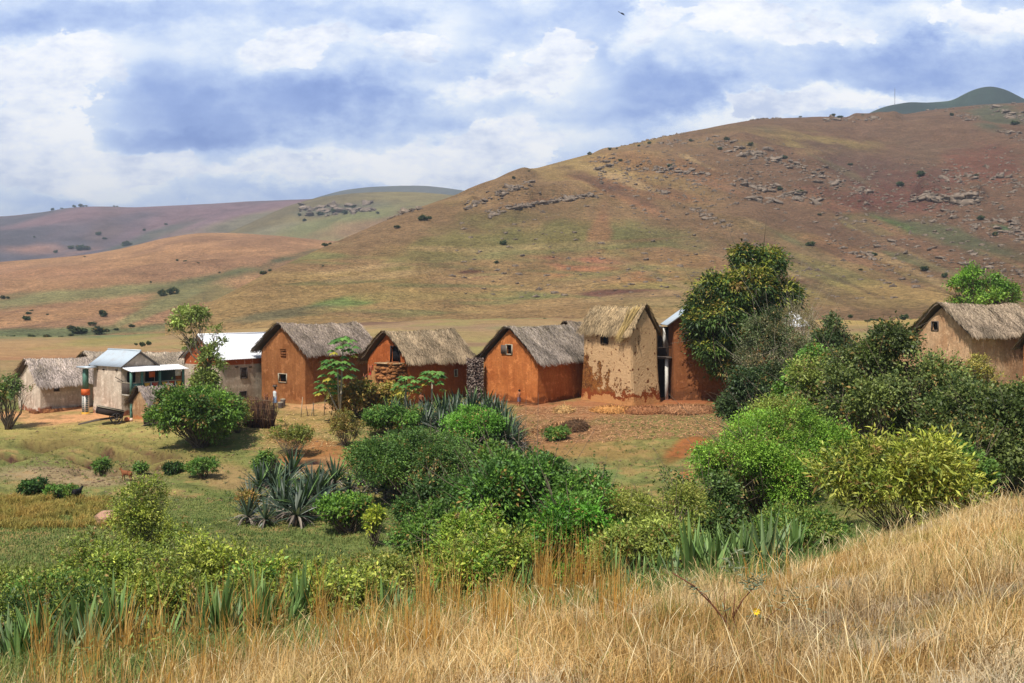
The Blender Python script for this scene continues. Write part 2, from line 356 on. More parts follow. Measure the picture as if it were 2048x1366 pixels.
def on_hill(H, px, py):
    d = (H['px']-px)**2+((H['py']-py)*1.0)**2; k = np.argmin(d); q = H['V'][k]; return q, math.sqrt(d[k])
def flatcol(a, b):
    return lambda px, py, x, y, z, n: SA(a)+(SA(b)-SA(a))*sst(-.35, .35, n)[:, None]
# big hill behind the village
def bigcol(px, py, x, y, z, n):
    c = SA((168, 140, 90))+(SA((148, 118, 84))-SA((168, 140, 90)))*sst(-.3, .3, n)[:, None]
    t = sst(1180, 1700, px+(450-py)*.5); c += ((SA((118, 90, 72)))-c)*(t*.85)[:, None]  # right flank: brown scrub with a cloud shadow painted into the colour
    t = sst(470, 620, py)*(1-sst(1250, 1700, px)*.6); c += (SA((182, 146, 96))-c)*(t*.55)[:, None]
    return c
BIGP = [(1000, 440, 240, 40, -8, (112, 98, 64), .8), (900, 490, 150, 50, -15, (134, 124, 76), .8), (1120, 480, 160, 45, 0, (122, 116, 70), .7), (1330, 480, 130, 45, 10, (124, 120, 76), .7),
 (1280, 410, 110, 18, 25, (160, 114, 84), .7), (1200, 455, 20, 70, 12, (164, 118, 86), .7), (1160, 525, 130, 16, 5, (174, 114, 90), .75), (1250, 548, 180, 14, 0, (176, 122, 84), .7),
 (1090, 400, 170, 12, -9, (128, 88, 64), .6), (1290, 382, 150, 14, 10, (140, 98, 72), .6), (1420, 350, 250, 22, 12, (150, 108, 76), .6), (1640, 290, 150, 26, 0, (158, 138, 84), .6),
 (1750, 340, 180, 40, 12, (110, 84, 72), .8), (1900, 300, 170, 40, 10, (120, 96, 76), .7), (1650, 380, 180, 26, 12, (122, 84, 68), .7), (1850, 400, 190, 36, 0, (118, 78, 66), .8), (1980, 330, 90, 70, 0, (128, 82, 66), .7),  # these dark browns also carry the painted cloud shade
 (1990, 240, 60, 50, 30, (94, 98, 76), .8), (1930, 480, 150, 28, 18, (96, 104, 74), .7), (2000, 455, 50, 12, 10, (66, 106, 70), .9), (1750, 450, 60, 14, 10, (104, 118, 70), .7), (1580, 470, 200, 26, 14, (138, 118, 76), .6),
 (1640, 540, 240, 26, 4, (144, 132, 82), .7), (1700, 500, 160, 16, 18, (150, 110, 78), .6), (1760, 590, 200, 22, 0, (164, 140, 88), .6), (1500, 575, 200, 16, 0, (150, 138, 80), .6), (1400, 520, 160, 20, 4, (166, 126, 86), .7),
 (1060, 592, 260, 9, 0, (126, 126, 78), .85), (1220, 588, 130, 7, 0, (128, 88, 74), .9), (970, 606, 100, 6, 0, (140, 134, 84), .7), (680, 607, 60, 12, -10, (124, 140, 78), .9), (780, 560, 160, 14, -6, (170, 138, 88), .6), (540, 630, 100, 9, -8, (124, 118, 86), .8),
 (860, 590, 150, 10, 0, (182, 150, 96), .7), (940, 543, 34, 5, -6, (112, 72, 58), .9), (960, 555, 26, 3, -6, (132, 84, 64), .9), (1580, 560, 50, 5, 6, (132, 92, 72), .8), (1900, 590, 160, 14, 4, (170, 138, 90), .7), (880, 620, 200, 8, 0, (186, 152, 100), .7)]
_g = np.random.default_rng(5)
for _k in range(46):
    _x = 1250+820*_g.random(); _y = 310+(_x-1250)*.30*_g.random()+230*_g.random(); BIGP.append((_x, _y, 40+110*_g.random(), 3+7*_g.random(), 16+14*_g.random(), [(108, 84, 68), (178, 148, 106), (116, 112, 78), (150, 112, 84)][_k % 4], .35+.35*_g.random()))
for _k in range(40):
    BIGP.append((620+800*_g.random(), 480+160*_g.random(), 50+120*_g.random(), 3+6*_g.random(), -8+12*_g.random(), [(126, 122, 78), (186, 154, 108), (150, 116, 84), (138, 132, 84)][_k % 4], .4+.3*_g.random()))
def bigpost(x, y, z, s):
    px = 1024+F*x/y; py = 600+(EYE-z)/y*F
    for (cx, cy, L, hgt, ang) in ((1080, 398, 130, 5, -9), (1000, 385, 90, 4, -24), (1900, 400, 80, 11, 2), (1750, 242, 60, 5, 0), (1560, 315, 120, 5, 14), (1650, 395, 100, 5, 10), (1290, 330, 110, 4, 5), (1000, 430, 90, 3, -12)):
        a = R(ang); u = (px-cx)*math.cos(a)+(py-cy)*math.sin(a); v = -(px-cx)*math.sin(a)+(py-cy)*math.cos(a)
        z = z+hgt*(1-sst(.6, 1, abs(u)/L))*sst(10, -2, v)*sst(-40, -6, v)*(.6+.6*vnoise(x*.06, y*.06, None, 3))
    return z
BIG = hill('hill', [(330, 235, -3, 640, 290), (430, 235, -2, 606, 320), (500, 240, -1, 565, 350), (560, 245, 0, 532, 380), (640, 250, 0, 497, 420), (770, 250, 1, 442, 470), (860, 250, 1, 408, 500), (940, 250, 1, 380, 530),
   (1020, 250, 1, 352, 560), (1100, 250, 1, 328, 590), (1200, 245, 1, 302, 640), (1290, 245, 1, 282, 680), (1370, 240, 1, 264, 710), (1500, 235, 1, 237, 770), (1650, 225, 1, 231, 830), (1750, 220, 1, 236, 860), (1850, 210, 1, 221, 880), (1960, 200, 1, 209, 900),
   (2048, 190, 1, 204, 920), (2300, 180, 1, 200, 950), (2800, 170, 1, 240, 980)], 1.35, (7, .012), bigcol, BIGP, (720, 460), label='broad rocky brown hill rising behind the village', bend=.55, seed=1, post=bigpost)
MIDH = hill('hill', [(-900, 330, -6, 560, 800), (-300, 330, -6, 548, 800), (0, 300, -6, 524, 820), (100, 300, -6, 516, 830), (200, 300, -6, 506, 850), (260, 300, -6, 492, 870), (330, 300, -6, 474, 900), (400, 300, -6, 464, 900), (470, 300, -6, 466, 900), (560, 300, -6, 470, 880), (640, 320, -6, 478, 850), (760, 340, -6, 486, 850), (1000, 360, -6, 520, 850)],
   .9, (9, .008), flatcol((182, 138, 98), (164, 124, 92)), [(150, 590, 330, 14, -6, (142, 138, 92), .85), (470, 545, 170, 16, -12, (104, 108, 72), .85), (560, 520, 90, 10, -14, (92, 98, 70), .8), (60, 545, 200, 14, 0, (180, 134, 100), .7), (380, 590, 80, 14, -10, (138, 128, 84), .8), (250, 640, 260, 10, -6, (172, 132, 100), .7), (100, 668, 260, 9, -3, (116, 124, 84), .9), (460, 500, 160, 14, 4, (186, 140, 100), .8), (300, 622, 90, 8, -25, (150, 144, 96), .8)], (360, 240), label='low pinkish grass hill between the far ridges and the village', bend=.7, seed=2)
LEFTH = hill('hill', [(-1200, 900, -10, 470, 1900), (-300, 900, -10, 440, 1900), (0, 900, -10, 432, 1900), (60, 900, -10, 427, 1900), (100, 900, -10, 421, 1900), (145, 900, -10, 409, 1900), (185, 900, -10, 409, 1900), (235, 900, -10, 414, 1900), (300, 900, -10, 413, 1950), (400, 900, -10, 408, 2000), (560, 900, -10, 401, 2000), (700, 900, -10, 396, 2000), (1000, 900, -10, 420, 2000)],
   1.0, (30, .0026), flatcol((134, 106, 108), (98, 92, 98)), [(200, 470, 60, 30, -40, (110, 92, 88), .7), (60, 500, 160, 20, 0, (172, 130, 112), .8), (260, 490, 120, 12, -20, (92, 96, 84), .8), (420, 460, 160, 14, -12, (140, 118, 100), .7), (500, 450, 110, 14, -8, (118, 114, 86), .7), (350, 500, 100, 10, -10, (130, 120, 90), .8)], (360, 160), label='distant mauve ridge with a small knoll on its left', bend=.6, seed=3)  # mauve tones put cloud shade and haze into the base colour
RND = hill('hill', [(300, 800, -8, 560, 1200), (400, 800, -8, 486, 1250), (440, 800, -8, 470, 1280), (500, 800, -8, 444, 1300), (560, 800, -8, 416, 1350), (600, 800, -8, 402, 1380), (640, 800, -8, 392, 1400), (700, 800, -8, 385, 1400), (760, 800, -8, 382, 1400), (830, 800, -8, 382, 1400), (900, 800, -8, 388, 1400), (1000, 800, -8, 404, 1400), (1200, 800, -8, 440, 1400)],
   .9, (16, .004), flatcol((142, 128, 88), (120, 108, 80)), [(650, 420, 110, 12, -4, (104, 104, 90), .7), (540, 460, 80, 10, -10, (136, 128, 100), .8), (700, 440, 120, 14, -10, (128, 128, 84), .8), (760, 450, 90, 14, -8, (160, 124, 92), .7)], (260, 160), label='rounded olive hill with a rocky patch left of the big hill', bend=.45, seed=4)
FARR = hill('hill', [(560, 2400, -10, 420, 3000), (640, 2400, -10, 392, 3000), (690, 2400, -10, 379, 3000), (740, 2400, -10, 373, 3000), (800, 2400, -10, 371, 3000), (850, 2400, -10, 371, 3000), (900, 2400, -10, 377, 3000), (950, 2400, -10, 385, 3000), (1100, 2400, -10, 420, 3000)],
   1.0, (14, .002), flatcol((100, 98, 88), (88, 92, 84)), (), (120, 60), label='thin blue ridge showing behind the rounded hill', seed=5)
PEAK = hill('hill', [(1640, 1200, -10, 300, 1700), (1735, 1200, -10, 226, 1700), (1770, 1200, -10, 212, 1700), (1800, 1200, -10, 207, 1700), (1822, 1200, -10, 203, 1700), (1850, 1200, -10, 206, 1700), (1880, 1200, -10, 203, 1700), (1908, 1200, -10, 202, 1700), (1922, 1200, -10, 190, 1700), (1945, 1200, -10, 179, 1700), (1968, 1200, -10, 172, 1700), (1985, 1200, -10, 171, 1700), (2010, 1200, -10, 177, 1700), (2035, 1200, -10, 190, 1700), (2060, 1200, -10, 204, 1700), (2200, 1200, -10, 240, 1700), (2500, 1200, -10, 320, 1700)],
   1.0, (8, .004), flatcol((66, 84, 62), (50, 64, 56)), (), (340, 90), label='dark green domed peak on the skyline above the big hill', seed=6)

# ------------------------------------------------------------------ rocks on the hills
def rock_mesh(seed, flat=.6):
    b = MB(); b.blob((0, 0, 0), (1, .8, flat), 11, 8, 1.0, seed=seed*7.3, freq=1.3)
    V = np.concatenate(b.V); V = np.round(V*2.2)/2.2*.6+V*.4; V[:, 1] *= 1+.4*math.sin(seed*2.1); V[:, 2] *= 1+.35*math.sin(seed*3.3)
    n = fbm(V[:, 0]*2+seed, V[:, 1]*2, V[:, 2]*2, 3, seed)
    c = SA((138, 122, 106))*(1+.9*n[:, None]); c[V[:, 2] < -.2] *= .9
    return V, np.concatenate(b.Q), np.concatenate(b.T), c
RK = [rock_mesh(i, .45+.06*(i % 5)) for i in range(8)]
# (start, end, scatter, number, size lo, hi, flatness)
BANDS = [((1180, 330), (1420, 350), 9, 40, 1.2, 3.4), ((1280, 292), (1420, 282), 6, 22, 1.2, 3.2), ((1420, 285), (1600, 335), 12, 60, 1.3, 4.2), ((1600, 335), (1780, 400), 12, 42, 1.2, 4), ((1440, 355), (1640, 402), 12, 40, 1.2, 4),
 ((930, 415), (1060, 366), 6, 34, 1.4, 3.6), ((1010, 418), (1200, 388), 3, 46, 1.5, 3.6), ((975, 428), (1010, 420), 5, 10, 1.2, 3), ((1285, 380), (1340, 388), 5, 12, 1, 3), ((1380, 415), (1470, 455), 7, 26, 1, 2.6), ((1500, 395), (1560, 405), 6, 14, 1.3, 4),
 ((1880, 345), (2040, 372), 16, 46, 1.3, 3.6), ((1820, 392), (1960, 402), 8, 34, 2, 5.5), ((1880, 425), (2048, 470), 20, 34, 1.2, 3), ((1730, 480), (2048, 545), 20, 40, 1, 2.6), ((1660, 480), (1800, 545), 6, 18, .9, 2), ((1980, 215), (2060, 240), 8, 24, 1.8, 5),
 ((1640, 240), (1760, 238), 4, 20, 1.8, 5), ((1500, 238), (1560, 236), 2, 8, 1.5, 3.5), ((1900, 230), (1960, 236), 6, 14, 1.6, 4), ((2000, 262), (2048, 280), 6, 12, 1.5, 3.5), ((1850, 222), (2048, 208), 3, 20, 1.4, 3.2), ((1540, 330), (2040, 430), 50, 60, .9, 2), ((950, 360), (1500, 560), 90, 26, .7, 1.6), ((1240, 290), (1370, 265), 3, 20, 1.2, 2.8), ((780, 436), (840, 416), 3, 10, 1.4, 4), ((1960, 300), (2048, 330), 20, 14, 1.2, 2.6), ((1690, 505), (1760, 520), 4, 10, 1, 2.4)]
_rocks = []
for (x0, y0), (x1, y1), sc, n, lo, hi in BANDS:
    for k in range(int(n*2)):
        t = rng.random(); a = rng.normal(0, sc*.6)
        q, d = on_hill(BIG, x0+(x1-x0)*t+rng.normal(0, 4), y0+(y1-y0)*t+a)
        if d > 7: continue
        _rocks.append((q, (lo+(hi-lo)*rng.random()**3.5)*.68, rng.random()*6.3, len(_rocks) % 8))
for k in range(46):
    q, d = on_hill(RND, 600+150*rng.random(), 432-14*rng.random()-12*rng.random()); _rocks.append((q, 2+5*rng.random(), rng.random()*6, k % 8))
_rocks.sort(key=lambda r: -r[1]/r[0][1])
RM = []
for V, Q, T, c in RK:
    o = mesh_np('boulder', V, Q, M['rockattr'], None, c, True, T); RM.append(o.data); bpy.data.objects.remove(o)
for q, s, a, k in _rocks[:280]:
    o = bpy.data.objects.new('boulder', RM[k]); COL.objects.link(o); o.location = (q[0], q[1], q[2]+s*.02); o.scale = (s, s*.9, s*.8); o.rotation_euler = (rng.normal()*.2, rng.normal()*.2, a)
    tag(o, 'grey boulder lying among others on the slopes above the village', 'boulder', 'boulders on the hillsides')
b = MB()
for q, s, a, k in _rocks[280:]:
    V, Q, T, c = RK[k]; ca, sa = math.cos(a), math.sin(a); W = V*s*.8; W = np.stack([W[:, 0]*ca-W[:, 1]*sa, W[:, 0]*sa+W[:, 1]*ca, W[:, 2]], 1)+q; b.add(W, Q, T, c)
for k in range(1500):
    x0, y0, = 1180+870*rng.random(), 0; t = (x0-1180)/870
    q, d = on_hill(BIG, x0, 300+150*t*rng.random()+70*rng.random()+60*(rng.random()-.5)) if k < 1000 else on_hill(BIG, 900+1150*rng.random(), 380+220*rng.random())
    if d > 6: continue
    s = .35+.8*rng.random()**2; V, Q, T, c = RK[k % 8]; b.add(V*s+q, Q, T, c)
tag(b.build('rubble', M['rockattr'], None, True, True), 'small stones scattered over the hillside', 'rubble', kind='stuff')
# ================================================================== houses
def mat_mud(name, base, alt, low=None, lowz=.5, rough=.95, b=.6, top=None, topz=99, fine=0.25, horiz=0):
    m, nt, p, _ = newmat(name); v = objvec(nt); n1 = noise_node(nt, v, .7, 8, .65); n2 = noise_node(nt, v, 5, 7, .7); n3 = noise_node(nt, v, 22, 4, .6)
    c = mix(nt, ramp(nt, n1, [(.38, 0.0), (.62, 1.0)]), S(*base), S(*alt)); sp = nt.nodes.new('ShaderNodeSeparateXYZ'); nt.links.new(v, sp.inputs[0]); z = sp.outputs[2]
    zz = mathn(nt, 'ADD', z, mathn(nt, 'MULTIPLY', mathn(nt, 'SUBTRACT', n1, .5), 2.2))
    if low: c = mix(nt, ramp(nt, mathn(nt, 'DIVIDE', zz, lowz*2), [(.4, 1.0), (.62, 0.0)]), c, S(*low))
    if top: c = mix(nt, ramp(nt, mathn(nt, 'DIVIDE', z, topz*2), [(.498, 0.0), (.502, 1.0)]), c, S(*top))
    c = mix(nt, 1, c, ramp(nt, n2, [(.28, 1-fine), (.6, 1.0)]), 'MULTIPLY'); c = mix(nt, 1, c, ramp(nt, noise_node(nt, scaled(nt, v, (3, 3, .5)), 1.5, 6, .7), [(.34, .78), (.55, 1.0)]), 'MULTIPLY'); c = mix(nt, mathn(nt, 'MULTIPLY', ramp(nt, noise_node(nt, v, 1.7, 9, .7), [(.56, 0.0), (.6, 1.0)]), .45), c, S(*[min(255, int(q*1.12+12)) for q in base]))
    nt.links.new(c, p.inputs['Base Color']); p.inputs['Roughness'].default_value = rough; p.inputs['Specular IOR Level'].default_value = .1
    bump(nt, p, mathn(nt, 'ADD', n2, mathn(nt, 'MULTIPLY', n3, .5)), b, .05); return m
def mat_ruin():
    m, nt, p, _ = newmat('peeling_plaster'); v = objvec(nt); n1 = noise_node(nt, v, 1.1, 9, .68); n2 = noise_node(nt, v, 6, 7, .7); sp = nt.nodes.new('ShaderNodeSeparateXYZ'); nt.links.new(v, sp.inputs[0])
    br = nt.nodes.new('ShaderNodeTexVoronoi'); br.inputs['Scale'].default_value = 5.0; nt.links.new(scaled(nt, v, (1, 1, 1.7)), br.inputs['Vector'])
    mud = mix(nt, ramp(nt, br.outputs['Distance'], [(.1, 0.0), (.55, 1.0)]), S(158, 112, 60), S(88, 54, 32)); mud = mix(nt, ramp(nt, n1, [(.4, 0.0), (.6, 1.0)]), mud, S(146, 92, 46))
    red = S(128, 66, 34); y, z = sp.outputs[1], sp.outputs[2]
    k = mathn(nt, 'ADD', mathn(nt, 'MULTIPLY', n1, 3.4), mathn(nt, 'ADD', mathn(nt, 'MULTIPLY', y, -.22), mathn(nt, 'MULTIPLY', z, .36)))   # plaster kept where high / to the right
    k = mathn(nt, 'ADD', k, mathn(nt, 'MULTIPLY', mathn(nt, 'SUBTRACT', n2, .5), 1.3))
    f = ramp(nt, mathn(nt, 'DIVIDE', k, 5), [(.362, 0.0), (.372, 1.0)])
    pl = mix(nt, n2, S(204, 172, 132), S(172, 134, 92)); c = mix(nt, f, mud, pl); hs = noise_node(nt, v, 3.1, 6, .62); c = mix(nt, ramp(nt, hs, [(.605, 0.0), (.62, 1.0)]), c, S(104, 62, 36))
    kz = mathn(nt, 'ADD', z, mathn(nt, 'MULTIPLY', mathn(nt, 'SUBTRACT', n1, .5), 2.4))
    c = mix(nt, ramp(nt, mathn(nt, 'DIVIDE', kz, 4), [(.23, 1.0), (.235, 0.0)]), c, red); c = mix(nt, ramp(nt, mathn(nt, 'DIVIDE', kz, 4), [(.14, 1.0), (.15, 0.0)]), c, S(184, 132, 84))
    nt.links.new(c, p.inputs['Base Color']); p.inputs['Roughness'].default_value = .95; p.inputs['Specular IOR Level'].default_value = .1
    bump(nt, p, mathn(nt, 'ADD', mathn(nt, 'MULTIPLY', f, .5), mathn(nt, 'ADD', n2, mathn(nt, 'MULTIPLY', br.outputs['Distance'], .15))), .9, .07); return m
M['ruin'] = mat_ruin()
M['whitemud'] = mat_mud('white_mud', (206, 190, 170), (186, 164, 144), (150, 96, 70), .35)
M['pinkmud'] = mat_mud('pink_white_mud', (196, 178, 156), (182, 158, 136), (168, 124, 88), .35, top=(168, 88, 50), topz=3.35)
M['orangemud'] = mat_mud('orange_mud', (156, 102, 62), (138, 86, 50), (156, 108, 66), .3)
M['orangemud2'] = mat_mud('bright_orange_mud', (190, 116, 64), (172, 98, 52), (130, 74, 40), .5)
M['redmud'] = mat_mud('deep_orange_mud', (170, 94, 50), (154, 82, 42), (120, 66, 36), .4)
M['browmud'] = mat_mud('brown_orange_mud', (144, 92, 56), (126, 76, 46), (108, 68, 42), .8)
M['beigemud'] = mat_mud('beige_mud', (206, 168, 130), (188, 144, 106), (150, 100, 64), .8, fine=.35)
M['tanmud'] = mat_mud('tan_mud', (178, 146, 110), (164, 124, 88), (186, 122, 76), .3)
M['stone'] = mat_attr('stone_block', .95, b=(.9, .12), scale=3, var=.4)
def mat_tin(name, col, rust=.3):
    m, nt, p, _ = newmat(name); v = objvec(nt); n = noise_node(nt, v, .9, 8, .7)
    c = mix(nt, mathn(nt, 'MULTIPLY', ramp(nt, n, [(.5, 0.0), (.75, 1.0)]), rust), S(*col), S(150, 128, 112)); nt.links.new(c, p.inputs['Base Color'])
    p.inputs['Roughness'].default_value = .42; p.inputs['Metallic'].default_value = .15; p.inputs['Specular IOR Level'].default_value = .6
    bump(nt, p, noise_node(nt, v, 3, 4), .25, .03); return m
M['tin'] = mat_tin('tin_sheet', (178, 188, 194), .5); M['tinwhite'] = mat_tin('white_tin_sheet', (250, 250, 250), .05)

def solve(pxc, Yc, a, pxl=None, pxr=None):
    xc = (pxc-1024)/F*Yc; ca, sa = math.cos(a), math.sin(a); o = []
    if pxl is not None: u = (pxl-1024)/F; o.append((xc-u*Yc)/(ca+u*sa))
    if pxr is not None: u = (pxr-1024)/F; o.append((u*Yc-xc)/(sa-u*ca))
    return o
class House:
    def __init__(s, name, pxc, Yc, a, pxl, pxr, eave, ridge, wall, ridge_axis='x', roof='thatch', W=None, L=None, over=.35, overg=.35, thick=.15, batter=0, nseed=0, sink=.35, strawcol=None, base=None, roofmat=None, ncut=9, rooflen=None, **kw):
        s.a = R(a); s.pxc, s.Yc = pxc, Yc; s.xc = (pxc-1024)/F*Yc; s.z = base if base is not None else gz(s.xc, Yc); r = solve(pxc, Yc, s.a, pxl, pxr)
        s.W = W or r[0]; s.L = L or r[1]; s.eh = EYE-(eave-600)/F*Yc-s.z; s.ax = ridge_axis
        ym = Yc+(s.W/2*math.sin(s.a) if ridge_axis == 'x' else s.L/2*math.cos(s.a)); s.rh = EYE-(ridge-600)/F*ym-s.z
        s.o = empty(name, (s.xc, Yc, s.z), math.pi/2-s.a, **kw)
        s.over, s.overg, s.thick = over, overg, thick; s.cuts = []; s.seed = nseed; s.wallmat = wall; s.ncut = ncut; s.sink = sink; s.batter = batter
        s.wall = s.make_wall(); 
        if roof == 'thatch': s.thatch(strawcol or (152, 134, 118))
        elif roof == 'tin': s.tin(roofmat or M['tin'])
    def H(s, t):  # roof height over the across coordinate t in 0..span
        sp = s.W if s.ax == 'x' else s.L; return s.eh+(s.rh-s.eh)*(1-abs(t-sp/2)/(sp/2))
    def make_wall(s):
        bm = bmesh.new(); bmesh.ops.create_cube(bm, size=1); bmesh.ops.subdivide_edges(bm, edges=bm.edges[:], cuts=s.ncut, use_grid_fill=True)
        me = bpy.data.meshes.new('wall'); bm.to_mesh(me); bm.free(); n = len(me.vertices); v = np.empty(n*3, np.float32); me.vertices.foreach_get('co', v); v = v.reshape(-1, 3).astype(float)+.5
        ex = np.minimum(np.minimum(v[:, 0], 1-v[:, 0])*s.L, np.minimum(v[:, 1], 1-v[:, 1])*s.W)
        x, y = v[:, 0]*s.L, v[:, 1]*s.W; t = y if s.ax == 'x' else x; sp = s.W if s.ax == 'x' else s.L
        h = s.eh+(s.rh-s.eh)*(1-abs(t-sp/2)/(sp/2))-.1; z = -s.sink+v[:, 2]*(h+s.sink)
        # rounded corners, leaning base, wobble
        cx, cy = s.L/2, s.W/2; ccor = ((np.minimum(v[:, 0], 1-v[:, 0]) < .01) & (np.minimum(v[:, 1], 1-v[:, 1]) < .01))
        k = 1+s.batter*(1-np.clip(z/s.eh, 0, 1))**2; nx = .06*fbm(x*.8+s.seed, y*.8, z*.8, 3, 3+s.seed); ny = .06*fbm(x*.8, y*.8+9, z*.8, 3, 7+s.seed)
        x = cx+(x-cx)*k+nx; y = cy+(y-cy)*k+ny; x = np.where(ccor, cx+(x-cx)*.975, x); y = np.where(ccor, cy+(y-cy)*.975, y)
        me.vertices.foreach_set('co', np.stack([x, y, z], 1).astype(np.float32).ravel()); me.materials.append(s.wallmat)
        o = bpy.data.objects.new('wall', me); link(o, s.o); return o
    def loc(s, face, px, py):
        u = (px-1024)/F; ca, sa = math.cos(s.a), math.sin(s.a)
        if face == 'g': t = (s.xc-u*s.Yc)/(ca+u*sa); Y = s.Yc+t*sa
        else: t = (u*s.Yc-s.xc)/(sa-u*ca); Y = s.Yc+t*ca
        return t, EYE-(py-600)/F*Y-s.z
    def fbox(s, mb, face, t0, t1, z0, z1, d0, d1, **k):
        """box on a face; d = distance out of the wall"""
        if face == 'g': mb.box((-d1, t0, z0), (-d0, t1, z1), **k)
        else: mb.box((t0, -d1, z0), (t1, -d0, z1), **k)
    def window(s, face, p0, p1, kind='open', frame='wood', name='window', sill=True, recess=.18, label=None):
        ta, za = s.loc(face, *p0); tb, zb = s.loc(face, *p1); t0, t1 = sorted((ta, tb)); z0, z1 = sorted((za, zb)); s.cuts.append((face, t0, t1, z0, z1, recess+.14))
        f = MB(); w = .07
        for a in ((t0-w, t0+.01, z0-w, z1+w), (t1-.01, t1+w, z0-w, z1+w), (t0+.012, t1-.012, z1, z1+w), (t0+.012, t1-.012, z0-w, z0)): s.fbox(f, face, *a, -.1, .06, jit=.008)
        if kind == 'mud': f = MB(); s.fbox(f, face, t0, t1, z0, z1, -.2, -.1)
        W = f.build(name, M[frame] if kind != 'mud' else s.wallmat, s.o)
        if label: W['label'] = label
        if kind == 'open':
            p = MB(); s.fbox(p, face, t0, t1, z0, z1, -recess-.12, -recess); p.build('painted_dark_panel', M['dark'], W)  # near-black panel stands in for the unlit room behind
        elif kind == 'openleaf':
            p = MB(); s.fbox(p, face, t0, t1, z0, z1, -recess-.12, -recess); p.build('painted_dark_panel', M['dark'], W)
            q = MB(); tw = t1-t0; s.fbox(q, face, t1+.02, t1+tw*.9, z0, z1, .06, .1); q.build('shutter', M['wood'], W)
        elif kind == 'shut':
            p = MB(); n = 4
            for i in range(n): s.fbox(p, face, t0+(t1-t0)*i/n+.008, t0+(t1-t0)*(i+1)/n-.008, z0, z1, -.12, -.06+.006*(i % 2))
            p.build('shutter', M['wood'], W)
        elif kind == 'mud':
            p = MB()
            for i in range(3): zz = z0+(z1-z0)*(.18+.3*i); s.fbox(p, face, t0+.06, t1-.06, zz, zz+.06, -.1, -.02, jit=.02)
            p.build('bar', s.wallmat, W)
        return W
    def finish(s):
        if not s.cuts: return s
        b = MB()
        for face, t0, t1, z0, z1, d in s.cuts: s.fbox(b, face, t0, t1, z0, z1, -d, .4)
        c = b.build('cut', M['dark'], s.o); m = s.wall.modifiers.new('b', 'BOOLEAN'); m.object = c; m.operation = 'DIFFERENCE'; m.solver = 'EXACT'
        bpy.context.view_layer.update(); dg = bpy.context.evaluated_depsgraph_get(); me = bpy.data.meshes.new_from_object(s.wall.evaluated_get(dg)); s.wall.modifiers.clear(); s.wall.data = me
        if not me.materials or me.materials[0] != s.wallmat: me.materials.clear(); me.materials.append(s.wallmat)
        me.polygons.foreach_set('material_index', np.zeros(len(me.polygons), np.int32)); bpy.data.objects.remove(c); return s
    def rmap(s, al, t, z):
        """along, across, z -> local"""
        return np.stack([al, t, z], -1) if s.ax == 'x' else np.stack([t, al, z], -1)
    def thatch(s, col, dens=1.0):
        b = MB(); sp, ln = (s.W, s.L) if s.ax == 'x' else (s.L, s.W); al0, al1 = -s.overg, ln+s.overg; base = SA(col); sl = (s.rh-s.eh)/(sp/2)
        nl = max(10, int(ln*5)); nd = 12; top = s.rh+s.thick*.8; sn = s.seed*3.7
        def surf(al, d, side, lift=0):
            """d 0 ridge .. 1 eave"""
            half = sp/2+s.over; t = sp/2-side*half*d; z = top-sl*half*(np.sqrt(d*d+.02)-.141)-.08*np.sin(d*math.pi)-.10*d**3+lift
            z = z+.13*fbm(al*.6+sn, d*1.6*side, None, 3, 11)+.10*fbm(al*2.6+sn, d*5*side, None, 3, 12)-.14*np.sin(np.clip((al-al0)/(al1-al0), 0, 1)*math.pi)*(1-d)
            return s.rmap(al, t+.03*fbm(al*4, d*5, None, 2, 14), z)
        for side in (1, -1):
            AL, D = np.meshgrid(np.linspace(al0, al1, nl), np.linspace(0, 1, nd), indexing='ij'); AL2 = AL+.07*fbm(D*5, AL*0+side*3+(AL > ln/2)*7, None, 2, 15)*((AL < al0+.01) | (AL > al1-.01))
            Tp = surf(AL2, D, side).reshape(-1, 3); Bt = Tp-np.array([0, 0, s.thick])*(.55+.45*D.reshape(-1, 1)); n = nl*nd
            i = np.arange(nl-1)[:, None]*nd; j = np.arange(nd-1)[None, :]; Q = np.stack([i+j, i+j+1, i+nd+j+1, i+nd+j], -1).reshape(-1, 4)
            E = [[k*nd+nd-1, (k+1)*nd+nd-1, (k+1)*nd+nd-1+n, k*nd+nd-1+n] for k in range(nl-1)]+[[k, k+1, k+1+n, k+n] for k in range(nd-1)]+[[(nl-1)*nd+k, (nl-1)*nd+k+1, (nl-1)*nd+k+1+n, (nl-1)*nd+k+n] for k in range(nd-1)]
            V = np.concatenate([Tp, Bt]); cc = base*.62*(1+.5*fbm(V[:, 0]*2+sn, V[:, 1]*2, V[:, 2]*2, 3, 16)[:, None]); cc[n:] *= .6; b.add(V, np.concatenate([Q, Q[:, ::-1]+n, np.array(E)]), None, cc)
            # straws
            m = int(520*dens*(al1-al0)*(sp/2+s.over)); al = al0-.1+(al1-al0+.2)*rng.random(m); d = rng.random(m)**.85; d = np.where(rng.random(m) < .22, .86+.12*rng.random(m), d); Ls = .22+.42*rng.random(m)
            half = sp/2+s.over; dl = Ls/(half*math.hypot(1, sl)); skew = rng.normal(0, .3, m)+.35*fbm(al*1.3+sn, d*3, None, 3, 18); wd = .014+.026*rng.random(m); l0 = .01+.03*rng.random(m); l1 = .03+.12*rng.random(m)
            P0 = surf(al, d, side, l0); P1 = surf(al+skew*Ls*.5, np.minimum(d+dl*.5, 1.02), side, l1); P2 = surf(al+skew*Ls, d+dl, side, l1*.6); P2[:, 2] -= np.clip(d+dl-1, 0, 1)*half*.35
            W_ = s.rmap(wd, 0*wd, 0*wd); V = np.stack([P0-W_, P0+W_, P1+W_, P1-W_, P2+W_*.4, P2-W_*.4], 1).reshape(-1, 3)
